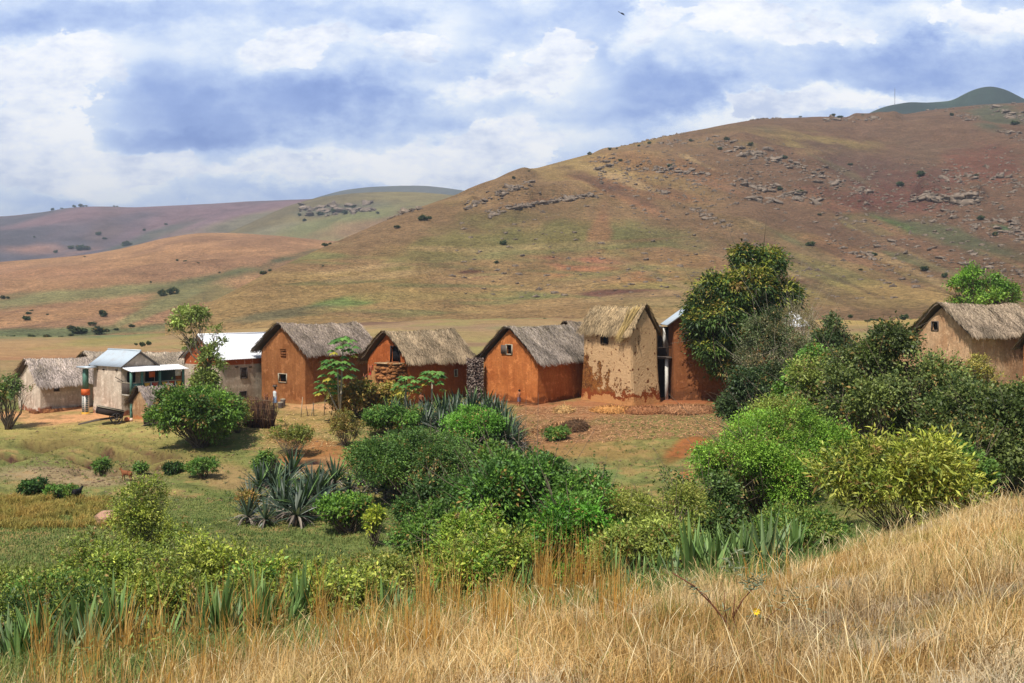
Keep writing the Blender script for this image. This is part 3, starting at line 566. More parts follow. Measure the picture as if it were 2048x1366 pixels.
            q = np.arange(m)[:, None]*6; Q = np.concatenate([q+[0, 1, 2, 3], q+[3, 2, 4, 5]]); kk = (.4+1.25*rng.random(m)**1.3)*(1+.8*fbm(al*1.1+sn, d*2.2+side, None, 3, 19))*(1-.3*d); tn = (rng.random(m)**2*np.clip(1.1-d, .3, 1))[:, None]
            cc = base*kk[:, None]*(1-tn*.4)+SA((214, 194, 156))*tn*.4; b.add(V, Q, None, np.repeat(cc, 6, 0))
        # ridge bundle
        AL = np.linspace(al0, al1, nl); P = s.rmap(AL, AL*0+sp/2+.04*fbm(AL*2, AL*0, None, 2, 20), top-.05+.13*fbm(AL*.6+sn, AL*0, None, 3, 11)+.10*fbm(AL*2.6+sn, AL*0, None, 3, 12)-.14*np.sin((AL-al0)/(al1-al0)*math.pi)); b.tube(P, .06+.05*rng.random(nl), 6, base*.6)
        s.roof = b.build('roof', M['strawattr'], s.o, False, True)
        # poles under the verge at both gables
    def tin(s, mat):
        b = MB(); sp, ln = (s.W, s.L) if s.ax == 'x' else (s.L, s.W); al0, al1 = -s.overg, ln+s.overg; sl = (s.rh-s.eh)/(sp/2); n = int((al1-al0)/.055)*2; half = sp/2+s.over
        for side in (1, -1):
            al = np.linspace(al0, al1, n); D = np.array([0, .5, 1.0]); A, DD = np.meshgrid(al, D, indexing='ij'); z = s.rh+.06-sl*half*DD+.018*np.cos(A*2*math.pi/.16)+.03*fbm(A*.6, DD*3, None, 2, 30)
            V = s.rmap(A, sp/2-side*half*DD, z).reshape(-1, 3); i = np.arange(n-1)[:, None]*3; j = np.arange(2)[None, :]; Q = np.stack([i+j, i+j+1, i+3+j+1, i+3+j], -1).reshape(-1, 4); k = len(V)
            E = [[a*3+2, (a+1)*3+2, (a+1)*3+2+k, a*3+2+k] for a in range(n-1)]; b.add(np.concatenate([V, V-[0, 0, .02]]), np.concatenate([Q, Q[:, ::-1]+k, E]))
        P = s.rmap(np.array([al0, al1]), np.array([sp/2, sp/2]), np.array([s.rh+.08, s.rh+.08])); b.tube(P, .07, 8)
        s.roof = b.build('roof', mat, s.o)
        f = MB()
        for al in (al0+.02, al1-.06):
            for side in (1, -1):
                t0, t1 = sp/2, sp/2-side*half; p = [s.rmap(np.float64(al), np.float64(t), np.float64(s.rh-sl*half*(abs(t-sp/2)/half)-.04)) for t in (t0, t1)]; f.tube(p, .05, 4)
        f.build('bargeboard', M['wood'], s.o)
HS = {}
def house(key, *a, **k): HS[key] = House(*a, **k); return HS[key]
h = house('A', 'mud_hut', 80, 89, 42, 35, 188, 766, 721, M['whitemud'], over=.3, overg=.3, nseed=1, strawcol=(176, 160, 150), label='low white mud hut with shaggy grey thatch at the left end of the village', cat='hut')
h.window('s', (109, 771), (117, 781), 'shut', sill=False)
p = MB(); h.fbox(p, 's', .2, h.L, -.3, .32, .02, .38, jit=.03); h.fbox(p, 'g', .0, 1.2, -.3, .2, .03, .4, jit=.03); p.build('plinth', M['browmud'], h.o); h.finish()
h = house('N', 'mud_hut', 188, 97, 42, 164, 236, 722, 704, M['browmud'], nseed=2, strawcol=(172, 156, 140), label='thatched hut whose roof peeps out behind the white mud hut', cat='hut'); h.finish()
h = house('MM', 'mud_hut', 300, 96, 42, 276, 386, 732, 706, M['browmud'], nseed=3, strawcol=(176, 160, 142), label='hut with pale ragged thatch behind the house with the painted balcony', cat='hut'); h.finish()
h = house('B', 'balcony_house', 243, 86, 38, 185, 312, 731, 703, M['whitemud'], ridge_axis='y', roof='tin', over=.22, overg=.25, nseed=4, label='tall pale house with tin roof, painted balcony and striped corner post', cat='house')
for q in (196, 208): p = MB(); t, z = h.loc('g', q, 739); h.fbox(p, 'g', t-.05, t+.05, z-.05, z+.05, -.03, .12); p.build('beam_end', M['darkwood'], h.o)
p = MB(); t, z = h.loc('g', 234, 740); h.fbox(p, 'g', t-.12, t+.12, z-.05, z+.05, -.03, .1); p.build('beam_end', M['darkwood'], h.o)
p = MB(); p.tube([(-.25, .5, h.eh-.9), (-.02, -.25, h.eh-1.25)], .03, 5); p.build('pole', M['darkwood'], h.o)
# balcony, local frame: x along the gable wall, -y outwards
B = h; zf = EYE-(790-600)/F*85.2-B.z; zr = EYE-(766-600)/F*85.2-B.z; zt = EYE-(744-600)/F*85.2-B.z; LB = 4.95
bal = empty('balcony'); bal.parent = B.o
p = MB(); p.box((0, -1.32, zf-.14), (LB, -.02, zf)); p.build('floor_slab', M['concrete'], bal)
p = MB(); p.box((3.16, 0, -.3), (LB, 2.8, zt+.1)); p.build('back_wall', M['teal'], bal)
p = MB(); p.box((.5, -.05, zf+.02), (1.2, -.004, zf+1.7)); p.box((2.1, -.05, zf+.02), (2.9, -.004, zf+1.7)); p.build('doorway', M['dark'], bal)  # near-black slabs painted as the darkness of two doorways
for x in (.06, 1.02, 2.62, 4.8):
    p = MB(); p.box((x-.08, -1.3, zf+.003), (x+.08, -1.14, zt-.01)); p.build('post', M['green'], bal)
p = MB(); p.box((.04, -1.24, zf-3.0), (.2, -1.08, zf-.14)); p.build('post', M['green'], bal)
for x0, x1 in ((.142, .938), (1.102, 2.538), (2.702, 4.718)):
    p = MB(); p.box((x0, -1.25, zr-.06), (x1, -1.19, zr)); p.build('rail', M['palewood'], bal)
    p = MB(); p.box((x0, -1.235, zf+.05), (x1, -1.2, zr-.062)); pn = p.build('railing_panel', M['teal'] if x0 > 1 else M['green'], bal)
    if x0 > 1:
        n = 2 if x1 < 3 else 3
        for i in range(n):
            w = (x1-x0)/n; a, c = x0+w*i+w*.12, x0+w*(i+1)-w*.12; q = MB(); V = [(a, -1.26, zr-.09), (c, -1.26, zr-.09), ((a+c)/2, -1.26, zf+.12)]; V += [(x, -1.237, z) for x, y, z in V]
            q.add(V, [[0, 1, 4, 3], [1, 2, 5, 4], [2, 0, 3, 5]], [[0, 2, 1], [3, 4, 5]]); q.build('triangle_panel', M['yellow'] if i % 2 == 0 else M['red'], pn)
            if i: q = MB(); q.box((x0+w*i-.03, -1.255, zf+.03), (x0+w*i+.03, -1.236, zr-.07)); q.build('divider', M['white'], pn)
p = MB(); p.box((-.03, -1.2, zr-.05), (.03, -.03, zr)); p.build('rail', M['palewood'], bal)
p = MB()
for y in np.arange(-1.1, -.05, .09): p.box((-.012, y, zf+.01), (.012, y+.035, zr-.06))
p.build('railing', M['wood'], bal)
p = MB(); n = 62; xs = np.linspace(-.1, LB+.2, n); V = []
for x in xs:
    c = .015*math.cos(x*2*math.pi/.16); V += [(x, -.03, zt+.34+c), (x, -1.5, zt+.03+c), (x, -.03, zt+.31+c), (x, -1.5, zt+.0+c)]
Q = []
for i in range(n-1): a = i*4; Q += [[a, a+4, a+5, a+1], [a+2, a+3, a+7, a+6], [a+1, a+5, a+7, a+3]]
p.add(V, Q); p.build('porch_roof', M['tinwhite'], bal)
for x, m_ in ((1.9, 'orange'), (4.3, 'white')):
    p = MB(); p.box((x-.22, -1.2, zt-.52), (x+.3, -1.17, zt-.06)); p.build('hanging_cloth', M[m_], bal)
# painted corner post with its own little roof on the far side
cx, cy = -.55, B.W+.1; q = empty('corner_post', (cx, cy, 0)); q.parent = B.o; zz = [B.eh+.0, 2.3, 1.95, .55, .0]
def yz(py): return EYE-(py-600)/F*88.6-B.z
for (z1, z0, w, mt, nm) in ((yz(737), yz(777), .17, 'green', 'shaft'), (yz(777), yz(789), .25, 'orange', 'capital'), (yz(789), yz(823), .2, 'white', 'patterned_shaft'), (yz(823), yz(838)-.2, .22, 'yellow', 'foot')):
    p = MB(); p.box((-w, -w, z0), (w, w, z1-.003)); sh = p.build(nm, M[mt], q)
    if nm == 'patterned_shaft':
        p = MB(); n = 9
        for i in range(n):
            c = z0+(z1-z0)*(i+.5)/n; hh = (z1-z0)/n*.42
            for f in (0, 1):
                D = [(0, -hh), (.13, 0), (0, hh), (-.13, 0)]; V = [((u, -w-.012, c+v) if f else (-w-.012, u, c+v)) for u, v in D]+[((u, -w+.01, c+v) if f else (-w+.01, u, c+v)) for u, v in D]
                p.add(V, [[0, 1, 2, 3], [7, 6, 5, 4], [0, 4, 5, 1], [1, 5, 6, 2], [2, 6, 7, 3], [3, 7, 4, 0]])
        p.build('diamonds', M['teal'], sh)
p = MB(); p.box((-.45, -.9, yz(735)), (.9, .6, yz(732))); p.build('roof_sheet', M['tin'], q); B.finish()
h = house('S', 'shed', 297, 83.4, 38, 265, 352, 803, 776, M['tanmud'], over=.22, overg=.22, nseed=5, thick=.16, strawcol=(150, 136, 130), label='small thatched mud shed under the painted balcony beside the cart', cat='shed'); h.finish()
h = house('W', 'tin_roofed_house', 440, 88.5, 38, 366, 572, 718, 671, M['pinkmud'], roof='tin', roofmat=M['tinwhite'], over=.16, overg=.35, nseed=6, label='pale two-storey house with bright white tin roof behind the ivy-clad tree', cat='house')
h.window('s', (482, 737), (493, 755), 'shut'); h.window('s', (479, 784), (492, 799), 'shut')
for q in (473, 500): p = MB(); t, z = h.loc('s', q, 734); h.fbox(p, 's', t-.12, t+.12, z-.04, z+.05, -.03, .1); p.build('beam_end', M['darkwood'], h.o)
h.finish()
h = house('C', 'mud_house', 610, 87.5, 38, 520, 748, 703, 650, M['orangemud'], nseed=7, over=.4, overg=.4, strawcol=(150, 134, 122), label='large two-storey orange mud house with a small black window low in its gable', cat='house')
h.window('g', (558, 748), (573, 764), 'open', 'palewood'); h.window('g', (560, 698), (572, 716), 'mud')
h.finish()
h = house('D', 'mud_house', 815, 86, 38, 733, 937, 722, 666, M['redmud'], nseed=8, over=.4, overg=.35, thick=.24, strawcol=(162, 140, 112), label='orange mud house with a tall black doorway over a stone stair block', cat='house')
h.window('g', (782, 693), (800, 724), 'open', 'darkwood', 'doorway'); h.window('s', (909, 740), (914, 752), 'shut', 'palewood')
p = MB(); t0, z0 = h.loc('g', 812, 726); t1, _ = h.loc('g', 776, 726)
for k in range(260):
    zc = -.2+(z0+.2)*rng.random(); t = t0+(t1-t0)*rng.random(); d = 1.25*rng.random(); f = rng.integers(0, 3)
    if f == 0: d = 1.3
    elif f == 1: t = t0+.05
    else: t = t1-.05
    p.blob((-d, t, zc), (.14+.1*rng.random(), .16+.1*rng.random(), .1+.05*rng.random()), 7, 5, .5, SA((168, 112, 66))*(.6+.6*rng.random()), seed=k)
p.box((-1.3, t0+.02, -.4), (-.08, t1-.02, z0-.05), col=SA((130, 84, 50))); p.box((-1.45, t0-.12, z0-.06), (-.09, t1+.1, z0+.02), col=SA((196, 164, 124)))
nst = 9
for i in range(nst): p.box((-1.25, t1-.02+i*.33, -.4), (-.12, t1+.31+i*.33, z0-.25-i*(z0/nst)), col=SA((160, 116, 70))*(.85+.3*rng.random()), jit=.02)
p.build('stair', M['stone'], h.o, False, True); h.finish(); HD = h; STAIR = (t0, t1, z0)
h = house('E', 'mud_house', 1075, 86, 38, 965, 1183, 722, 656, M['orangemud2'], nseed=9, over=.38, overg=.35, strawcol=(156, 142, 130), label='bright orange mud house with a framed open window high in its gable', cat='house')
h.window('g', (1013, 690), (1024, 708), 'openleaf', 'palewood')
p = MB(); h.fbox(p, 'g', 0, 3.4, -.3, .14, .03, .45, jit=.04); p.build('plinth', M['browmud'], h.o); h.finish()
h = house('P', 'mud_hut', 1152, 99, 38, 1118, 1210, 668, 644, M['browmud'], nseed=10, over=.2, label='house with a thatched roof peeping out between the orange house and the peeling tower', cat='house'); h.finish()
h = house('R', 'tower_house', 1262, 85, 50, 1166, 1316, 668, 616, M['ruin'], ridge_axis='y', batter=.09, over=.16, overg=.12, thick=.26, nseed=11, ncut=13, strawcol=(160, 136, 102), label='tall square mud house with peeling plaster and tousled yellow thatch', cat='house')
h.window('g', (1203, 672), (1215, 687), 'open', 'darkwood'); h.window('s', (1276, 672), (1280, 690), 'mud'); h.finish()
# straw bundle slipping over the corner
p = MB(); m = 900; al = rng.random(m); o0 = np.array([.1, -.1, h.rh+.2]); V = []
for k in range(m):
    t = rng.random(); s0 = np.array([h.L/2-.1+.35*rng.normal(), .1+.5*rng.random(), h.rh+.28-.3*rng.random()]); e = np.array([-.35+.25*rng.normal(), .55+.6*rng.random(), h.eh-.75+.5*rng.random()]); P0 = s0+(e-s0)*t*.6; P2 = P0+(e-P0)*(.5+.5*rng.random()); P1 = (P0+P2)/2+np.array([-.12, -.06, .14]); w = np.array([.012, -.012, 0])
    V += [P0-w, P0+w, P1+w, P1-w, P2+w*.4, P2-w*.4]
q = np.arange(m)[:, None]*6; cc = SA((196, 168, 112))*(.5+.7*rng.random(m))[:, None]; p.add(V, np.concatenate([q+[0, 1, 2, 3], q+[3, 2, 4, 5]]), None, np.repeat(cc, 6, 0)); p.build('loose_thatch', M['strawattr'], h.o, False, True)
h = house('G', 'mud_house', 1346, 88, 90, 1334, 1462, 642, 600, M['browmud'], ridge_axis='y', roof='tin', nseed=12, over=.5, overg=.35, label='orange house with a dark wooden side gallery standing in the shade of the big tree', cat='house')
ver = empty('gallery'); ver.parent = h.o; zt = EYE-(652-600)/F*88.5-h.z; zf = EYE-(714-600)/F*88.5-h.z
# local axes of this house: x to the right, y away
p = MB(); p.box((-1.35, .5, zt), (-.02, 2.4, zt+.08), M=Matrix.Rotation(R(-8), 4, 'Y')); p.build('roof_sheet', M['tin'], ver)
p = MB(); p.box((-1.3, .4, zf-.14), (-.03, 2.4, zf)); p.build('floor_slab', M['wood'], ver)
p = MB(); p.box((-1.3, 2.3, -.3), (-.03, 2.39, zt-.1)); p.build('back_wall', M['darkwood'], ver)
p = MB(); p.box((-.5, 2.2, zf+.7), (-.28, 2.28, zt-.2)); p.build('window', M['white'], ver)
p = MB(); p.box((-.55, .6, -.3), (-.3, .8, zf-.15)); p.build('post', M['white'], ver); p = MB(); p.box((-1.28, .45, zf+.01), (-1.2, .53, zt-.2)); p.build('post', M['darkwood'], ver)
p = MB(); p.box((-1.2, .45, zf+.7), (-.05, .5, zf+.78)); p.build('rail', M['darkwood'], ver); h.finish()
h = house('H', 'tin_roofed_house', 1530, 96, 40, 1470, 1612, 650, 622, M['orangemud2'], roof='tin', roofmat=M['tinwhite'], nseed=13, label='tin-roofed house almost hidden behind the big tree and the thorny shrubs', cat='house'); h.finish()
h = house('J', 'mud_house', 1942, 84, 60, 1828, 2078, 672, 613, M['beigemud'], nseed=14, over=.35, overg=.4, thick=.28, strawcol=(164, 144, 122), label='weathered beige mud house with thick thatch, half buried in bushes at the right', cat='house')
h.window('g', (1864, 644), (1876, 660), 'open', 'tanmud' if 0 else 'wood'); h.finish()
h = house('K', 'mud_house', 2116, 82, 55, 2045, 2200, 690, 640, M['orangemud2'], nseed=15, over=.35, label='orange mud house with thatch cut off by the right edge of the picture', cat='house'); h.finish()
# ================================================================== vegetation
def leafmesh(P, A, L, Wd, col, fold=.2, up=None):
    """one folded leaf per point: P base, A unit axis, L length, Wd width"""
    n = len(P); r = rng.normal(size=(n, 3)) if up is None else up+rng.normal(size=(n, 3))*.38; B = np.cross(A, r); B /= np.linalg.norm(B, axis=1)[:, None]+1e-9; Nn = np.cross(B, A)
    L = np.broadcast_to(L, (n,))[:, None]; Wd = np.broadcast_to(Wd, (n,))[:, None]
    mid = P+A*L*.45+Nn*Wd*fold; tip = P+A*L-np.array([0, 0, 1.])*L*.12
    V = np.stack([P, mid+B*Wd*.5, tip, mid-B*Wd*.5], 1).reshape(-1, 3); Q = np.arange(n*4).reshape(-1, 4)
    return V, Q, np.repeat(col, 4, 0)
def crown(lobes, n, leaf, cols, clump=.35, per=26, seed=0, droop=.2, shell=.45, gap=.38, tipcol=None, tipf=.3, shoots=7):
    """leaves of a crown made of ellipsoid lobes; cols = list of sRGB colours"""
    g = np.random.default_rng(seed+100); lob = np.array(lobes, float); w = (lob[:, 3]*lob[:, 4]+lob[:, 4]*lob[:, 5]+lob[:, 3]*lob[:, 5]); w[0] *= .45; w /= w.sum(); lc = .68+.64*g.random(len(lob))
    nc = max(8, n//per); k = g.choice(len(lob), nc*2, p=w); D = g.normal(size=(nc*2, 3)); D /= np.linalg.norm(D, axis=1)[:, None]; D[:, 2] = np.where((D[:, 2] < -.35) & (g.random(nc*2) < .75), -D[:, 2], D[:, 2])
    rad = 1-shell*g.random(nc*2)**2.0; rad = rad*(1+.22*fbm(D[:, 0]*2.2+seed+k*3, D[:, 1]*2.2, D[:, 2]*2.2, 3, seed)); C = lob[k, :3]+D*lob[k, 3:]*rad[:, None]
    gp = fbm(C[:, 0]*1.1+seed*3, C[:, 1]*1.1, C[:, 2]*1.1, 3, seed+7); keep = gp > np.quantile(gp, gap); C, D, k = C[keep][:nc], D[keep][:nc], k[keep][:nc]; nc = len(C); spr = g.random(nc) < .07; C[spr] = lob[k[spr], :3]+(C[spr]-lob[k[spr], :3])*(1.08+.25*g.random(spr.sum()))[:, None]
    ci = np.repeat(np.arange(nc), per); n = len(ci); sc = clump*(.6+.8*g.random(nc))[ci]; off = g.normal(size=(n, 3))*.5; P = C[ci]+off*sc[:, None]*np.array([1, 1, .75])
    A = D[ci]*.7+off*.6+g.normal(size=(n, 3))*.5; A[:, 2] += .25-droop*1.6; A /= np.linalg.norm(A, axis=1)[:, None]+1e-9
    cl = np.array([S(*c) for c in cols]); a = g.integers(0, len(cl), nc)[ci]; col = cl[np.where(g.random(nc) < .6, k % len(cl), g.integers(0, len(cl), nc))][ci]*1.25*lc[k][ci][:, None]*(.7+.6*g.random(nc))[ci][:, None]*(.75+.5*g.random(n))[:, None]
    if tipcol is not None:
        tm = (g.random(nc) < tipf*np.clip(D[:, 2]*.9+.55-.25*D[:, 0], 0, 1.4)) ; tc = np.array([S(*c) for c in tipcol])[g.integers(0, len(tipcol), nc)]; col = np.where(tm[ci][:, None], tc[ci]*(.8+.4*g.random(n))[:, None], col)  # new-growth tips, biased up and left to paint the sunlit side lighter
    if tipcol is not None: col = np.where((tm[ci] & (off[:, 2] < -.05))[:, None], cl[a]*(.8+.4*g.random(n))[:, None], col)
    szf = (.7+.75*g.random(nc)**1.5)[ci]
    if shoots:
        ns = int(len(lob)*shoots); kk = g.choice(len(lob), ns, p=w); D2 = g.normal(size=(ns, 3)); D2[:, 2] = abs(D2[:, 2])*.8+.05; D2 /= np.linalg.norm(D2, axis=1)[:, None]; S0 = lob[kk, :3]+D2*lob[kk, 3:]*.85; dd = D2+g.normal(size=(ns, 3))*.35+[0, 0, .35]; dd /= np.linalg.norm(dd, axis=1)[:, None]
        ln = (.25+.55*g.random(ns))*clump*2.1; q = 15; t = np.linspace(.05, 1, q); PP = (S0[:, None]+dd[:, None]*(ln[:, None]*t)[:, :, None]+g.normal(size=(ns, q, 3))*.03*clump*3).reshape(-1, 3); AA = np.repeat(dd, q, 0)*.6+g.normal(size=(ns*q, 3))*.6; AA /= np.linalg.norm(AA, axis=1)[:, None]
        P = np.concatenate([P, PP]); A = np.concatenate([A, AA]); c2 = cl[g.integers(0, len(cl), ns)]*1.25*(.7+.5*g.random(ns))[:, None]; col = np.concatenate([col, np.repeat(c2, q, 0)]); off = np.concatenate([off, np.repeat(dd, q, 0)*.3]); D = np.concatenate([D, D2]); ci = np.concatenate([ci, np.repeat(np.arange(nc, nc+ns), q)]); szf = np.concatenate([szf, np.repeat(.6+.6*g.random(ns), q)]); n = len(P)
    dry = (g.random(ci.max()+1) < .05)[ci]; col = np.where(dry[:, None], np.array(S(150, 122, 78))*(.6+.6*g.random(n))[:, None], col); gm = col.mean(1, keepdims=True); col = (gm+(col-gm)*.92)*np.array([1.14, 1.12, .78])
    zlow = P[:, 2] < .05; P[zlow, 2] = .05+.2*g.random(zlow.sum())
    upv = D[ci]*.45+off*2.1+np.array([0, 0, .3])
    return leafmesh(P, A, leaf[0]*1.15*szf*(.7+.6*g.random(n)), leaf[1]*1.15*szf*(.7+.6*g.random(n)), col, up=upv)
def autolobes(w, d, z0, z1, n, g, under=.3):
    c = np.array([0, 0, (z0+z1)/2]); Rr = np.array([w/2, d/2, (z1-z0)/2]); out = [(c[0], c[1], c[2]+Rr[2]*.15, *(Rr*.52))]
    for i in range(int(n*1.9)):
        D = g.normal(size=3); D[2] = abs(D[2])*1.0-.25; D /= np.linalg.norm(D); f = .13+.24*g.random()**1.4; r = Rr*f; r[2] = max(r[2], min(r[0], Rr[2]*.6)); r[2] = min(r[2], Rr[2]*.7)
        p = c+D*(Rr*(.78+.26*g.random())-r*.45); nz_ = float(fbm(np.array([D[0]*1.6+z1*7]), np.array([D[1]*1.6]), np.array([D[2]*1.6]), 2, n)[0]); p = c+(p-c)*(1+.55*nz_+(.16 if g.random() < .2 else 0)); p[2] = max(p[2], r[2]*.5)
        if g.random() < .12: continue
        zr = np.clip((p[2]-z0)/max(z1-z0, .1), 0, 1); p[:2] *= 1-under*(1-zr)**1.5; out.append((*p, *r))
    return out
def stems(b, base, targets, r0, col=(1, 1, 1), g=rng, fork=3):
    for t in targets:
        t = np.asarray(t, float); m = base+(t-base)*.5+g.normal(size=3)*np.linalg.norm(t-base)*.08; m[2] = base[2]+(t[2]-base[2])*.45; b.tube([base, base+(m-base)*.5+g.normal(size=3)*.03, m, t], [r0, r0*.8, r0*.6, r0*.25], 5, col)
        for k in range(fork):
            e = t+g.normal(size=3)*np.linalg.norm(t-base)*.22; s0 = m+(t-m)*g.random(); b.tube([s0, (s0+e)/2+g.normal(size=3)*.03, e], [r0*.3, r0*.2, r0*.08], 4, col)
def bush(name, label, cat, pl, pr, pt, Y, n, leaf, cols, low=.05, depth=.85, nl=12, clump=.4, bark='bark', trunk=None, r0=.05, seed=None, lobes=None, group=None, parts=('stem', 'foliage'), base=None, under=.3, **k):
    seed = seed if seed is not None else int(pl+pr+pt) % 997; g = np.random.default_rng(seed); x = ((pl+pr)/2-1024)/F*Y; zb = gz(x, Y) if base is None else base; w = (pr-pl)/F*Y; top = EYE-(pt-600)/F*Y-zb
    o = empty(name, (x, Y, zb), label=label, cat=cat, group=group); 
    if lobes is None: lobes = autolobes(w*1.0, w*depth, top*low, top*.97, nl, g, under)
    V, Q, c = crown(lobes, n, leaf, cols, clump=clump, seed=seed, **k)
    b = MB(); L = np.array(lobes)
    tg = [l[:3]+g.normal(size=3)*l[3:]*.35 for l in L]+[l[:3]+g.normal(size=3)*l[3:]*.5 for l in L]
    if trunk:
        fork = np.array([0, 0, top*trunk[0]]); b.tube([(0, 0, -.2), (.03, .02, top*trunk[0]*.5), fork], [trunk[1]*1.25, trunk[1], trunk[1]*.85], 8); stems(b, fork, tg, trunk[1]*.45, g=g)
    else:
        for t in tg: s0 = g.normal(size=3)*.12*w*.3; s0[2] = -.1; stems(b, s0, [t], r0, g=g)
    st = b.build(parts[0], M[bark], o); mesh_np(parts[1], V, Q, M['leaf'], o, c); return o
OL = [(74, 88, 52), (88, 100, 60), (60, 76, 46)]; DG = [(50, 78, 38), (62, 92, 42), (44, 66, 36)]; BG = [(106, 142, 52), (86, 122, 44), (126, 156, 62)]; YG = [(148, 158, 52), (128, 146, 48), (166, 170, 64), (104, 130, 46)]
MG = [(84, 116, 54), (70, 104, 48), (100, 126, 58)]; GREY = [(98, 104, 78), (82, 92, 64), (70, 84, 56)]; PALE = [(132, 140, 78), (116, 130, 70), (146, 148, 84)]; BR = [(150, 116, 72), (128, 108, 60), (112, 112, 56), (158, 128, 70)]
bush('shrub', 'huge dark olive shrub in front of the beige house at the right', 'shrub', 1650, 1915, 700, 50, 84000, (.13, .075), [(84, 98, 54), (66, 82, 44), (104, 114, 66), (74, 86, 54)], under=.45, low=.1, nl=28, clump=.5, depth=.8, seed=31)
bush('shrub', 'dark shrub cut by the right edge, deep shade beneath it', 'shrub', 1830, 2180, 782, 45, 66000, (.13, .075), [(72, 86, 48), (58, 74, 42), (88, 98, 58)], under=.45, low=.1, nl=20, clump=.5, seed=32)
bush('shrub', 'lighter yellow-green shrub at the right edge below the orange house', 'shrub', 1985, 2150, 758, 60, 22000, (.13, .08), PALE, clump=.45)
bush('tree', 'dense dark conical tree between the mango and the beige house', 'tree', 1592, 1706, 594, 76, 46000, (.15, .09), [(70, 88, 58), (58, 76, 50), (84, 100, 64)], lobes=[(0, 0, 2.8, 1.7, 1.7, 2.2), (.3, 0, 4.6, 1.2, 1.4, 1.3), (.5, 0, 6.2, .6, .8, .8), (-1.1, 0, 4.0, .7, .9, .8), (1.3, 0, 4.2, .6, .9, .9), (.55, 0, 6.9, .3, .4, .5), (-.5, -.5, 5.5, .6, 1.0, .6), (1.2, 0, 5.3, .5, .6, .5), (-.9, -.3, 5.0, .4, .6, .4), (1.5, .2, 2.6, .6, .8, .8)], trunk=(.2, .16), parts=('trunk', 'crown'), clump=.4)
bush('shrub', 'grey-green twiggy shrub with bare pale branches under the mango tree', 'shrub', 1470, 1612, 648, 71, 26000, (.12, .055), [(96, 100, 80), (76, 86, 62), (64, 78, 52), (110, 100, 84)], clump=.4, nl=14, gap=.3, bark='palewood', r0=.035, low=.1)
bush('shrub', 'bare pale twiggy bush against the hidden tin roof', 'shrub', 1562, 1636, 600, 84, 1500, (.1, .04), [(120, 112, 90), (128, 120, 92)], clump=.3, bark='palewood', r0=.03, nl=22, low=.5)
bush('shrub', 'fresh green leafy bush in front of the conical tree', 'shrub', 1566, 1690, 692, 64, 24000, (.14, .09), [(84, 124, 46), (72, 110, 42), (98, 136, 54)], clump=.4)
bush('shrub', 'black-green bush at the foot of the mango tree', 'shrub', 1452, 1562, 742, 68, 22000, (.14, .08), [(52, 72, 46), (44, 60, 40), (70, 88, 56)], clump=.4)
bush('shrub', 'olive shrub left of the huge dark shrub', 'shrub', 1580, 1790, 712, 56, 42000, (.13, .075), [(96, 112, 60), (80, 98, 52), (112, 122, 66)], clump=.45, nl=16)
bush('shrub', 'pale feathery shrub rising behind the bright green thornbush', 'shrub', 1478, 1640, 793, 50, 34000, (.09, .035), [(122, 136, 66), (108, 124, 58), (134, 144, 76)], clump=.4, nl=14)
bush('thornbush', 'broad bright green thornbush with a dark hollow beneath', 'shrub', 1384, 1700, 836, 41, 95000, (.075, .04), BG, clump=.34, nl=28, low=.1, under=.5, droop=.1, trunk=(.12, .12), seed=41, per=34)
bush('shrub', 'glossy yellow-leaved bush standing in the dry grass at the right', 'shrub', 1665, 1962, 890, 23.5, 10000, (.13, .032), [(136, 144, 58), (114, 128, 50), (152, 154, 74), (84, 100, 46)], clump=.26, nl=30, per=12, gap=.45, r0=.012, low=-.1, under=.1, shell=.8, seed=43, droop=.15)
bush('shrub', 'low green bush beside the dead branches behind the yellow-leaved bush', 'shrub', 1888, 1996, 905, 31, 12000, (.1, .05), MG, clump=.25)
bush('shrub', 'thin yellowish shrub in front of the side wall of the beige house', 'shrub', 1925, 2000, 715, 71, 2200, (.13, .07), [(150, 136, 74), (134, 130, 66)], clump=.35, gap=.4, low=.2)
bush('tree', 'airy bright green tree on the ridge line behind the thatch of the beige house', 'tree', 1902, 2044, 540, 112, 15000, (.2, .11), [(96, 134, 48), (80, 116, 44), (116, 148, 58)], clump=.5, nl=20, gap=.5, trunk=(.3, .2), parts=('trunk', 'crown'), low=.3, depth=.7)
# the mango tree
mg = 87.0; z0 = gz((1478-1024)/F*mg, mg)
def ml(px, py, r, dy=0, rz=None):
    r *= .88
    return ((px-1478)/F*mg, dy, EYE-(py-600)/F*mg-z0, r, r, (rz or r)*.9)
bush('mango_tree', 'tall dark mango tree with yellowish new leaves over the shaded orange house', 'tree', 1478, 1478, 490, mg, 100000, (.26, .085), [(56, 78, 38), (44, 64, 32), (68, 90, 44)], trunk=(.3, .3), parts=('trunk', 'crown'), shoots=.8, clump=.62, droop=.5, per=64, tipcol=[(146, 148, 62), (128, 138, 54), (150, 138, 64)], tipf=.45, gap=.3, seed=51, shell=.5,
     lobes=[ml(1515, 545, 1.9, 0, 1.7), ml(1485, 515, .9), ml(1540, 520, 1.0), ml(1465, 590, 1.9, -.5), ml(1555, 600, 1.7), ml(1580, 590, .8), ml(1420, 580, 1.2, -.8), ml(1402, 628, 1.1, -.6, 1.5), ml(1440, 640, 2.0, -1), ml(1510, 630, 2.2, 0), ml(1395, 665, .8, -.4, 1.1), ml(1455, 690, 1.6, -.6), ml(1535, 670, 1.7), ml(1480, 720, 1.3), ml(1500, 580, 1.8, -.9), ml(1425, 665, 1.2, -1.2), ml(1388, 645, .6, -1.5), ml(1410, 700, 1.0, -1.2), ml(1392, 600, .4, -.8), ml(1450, 740, 1.0, -.5)])
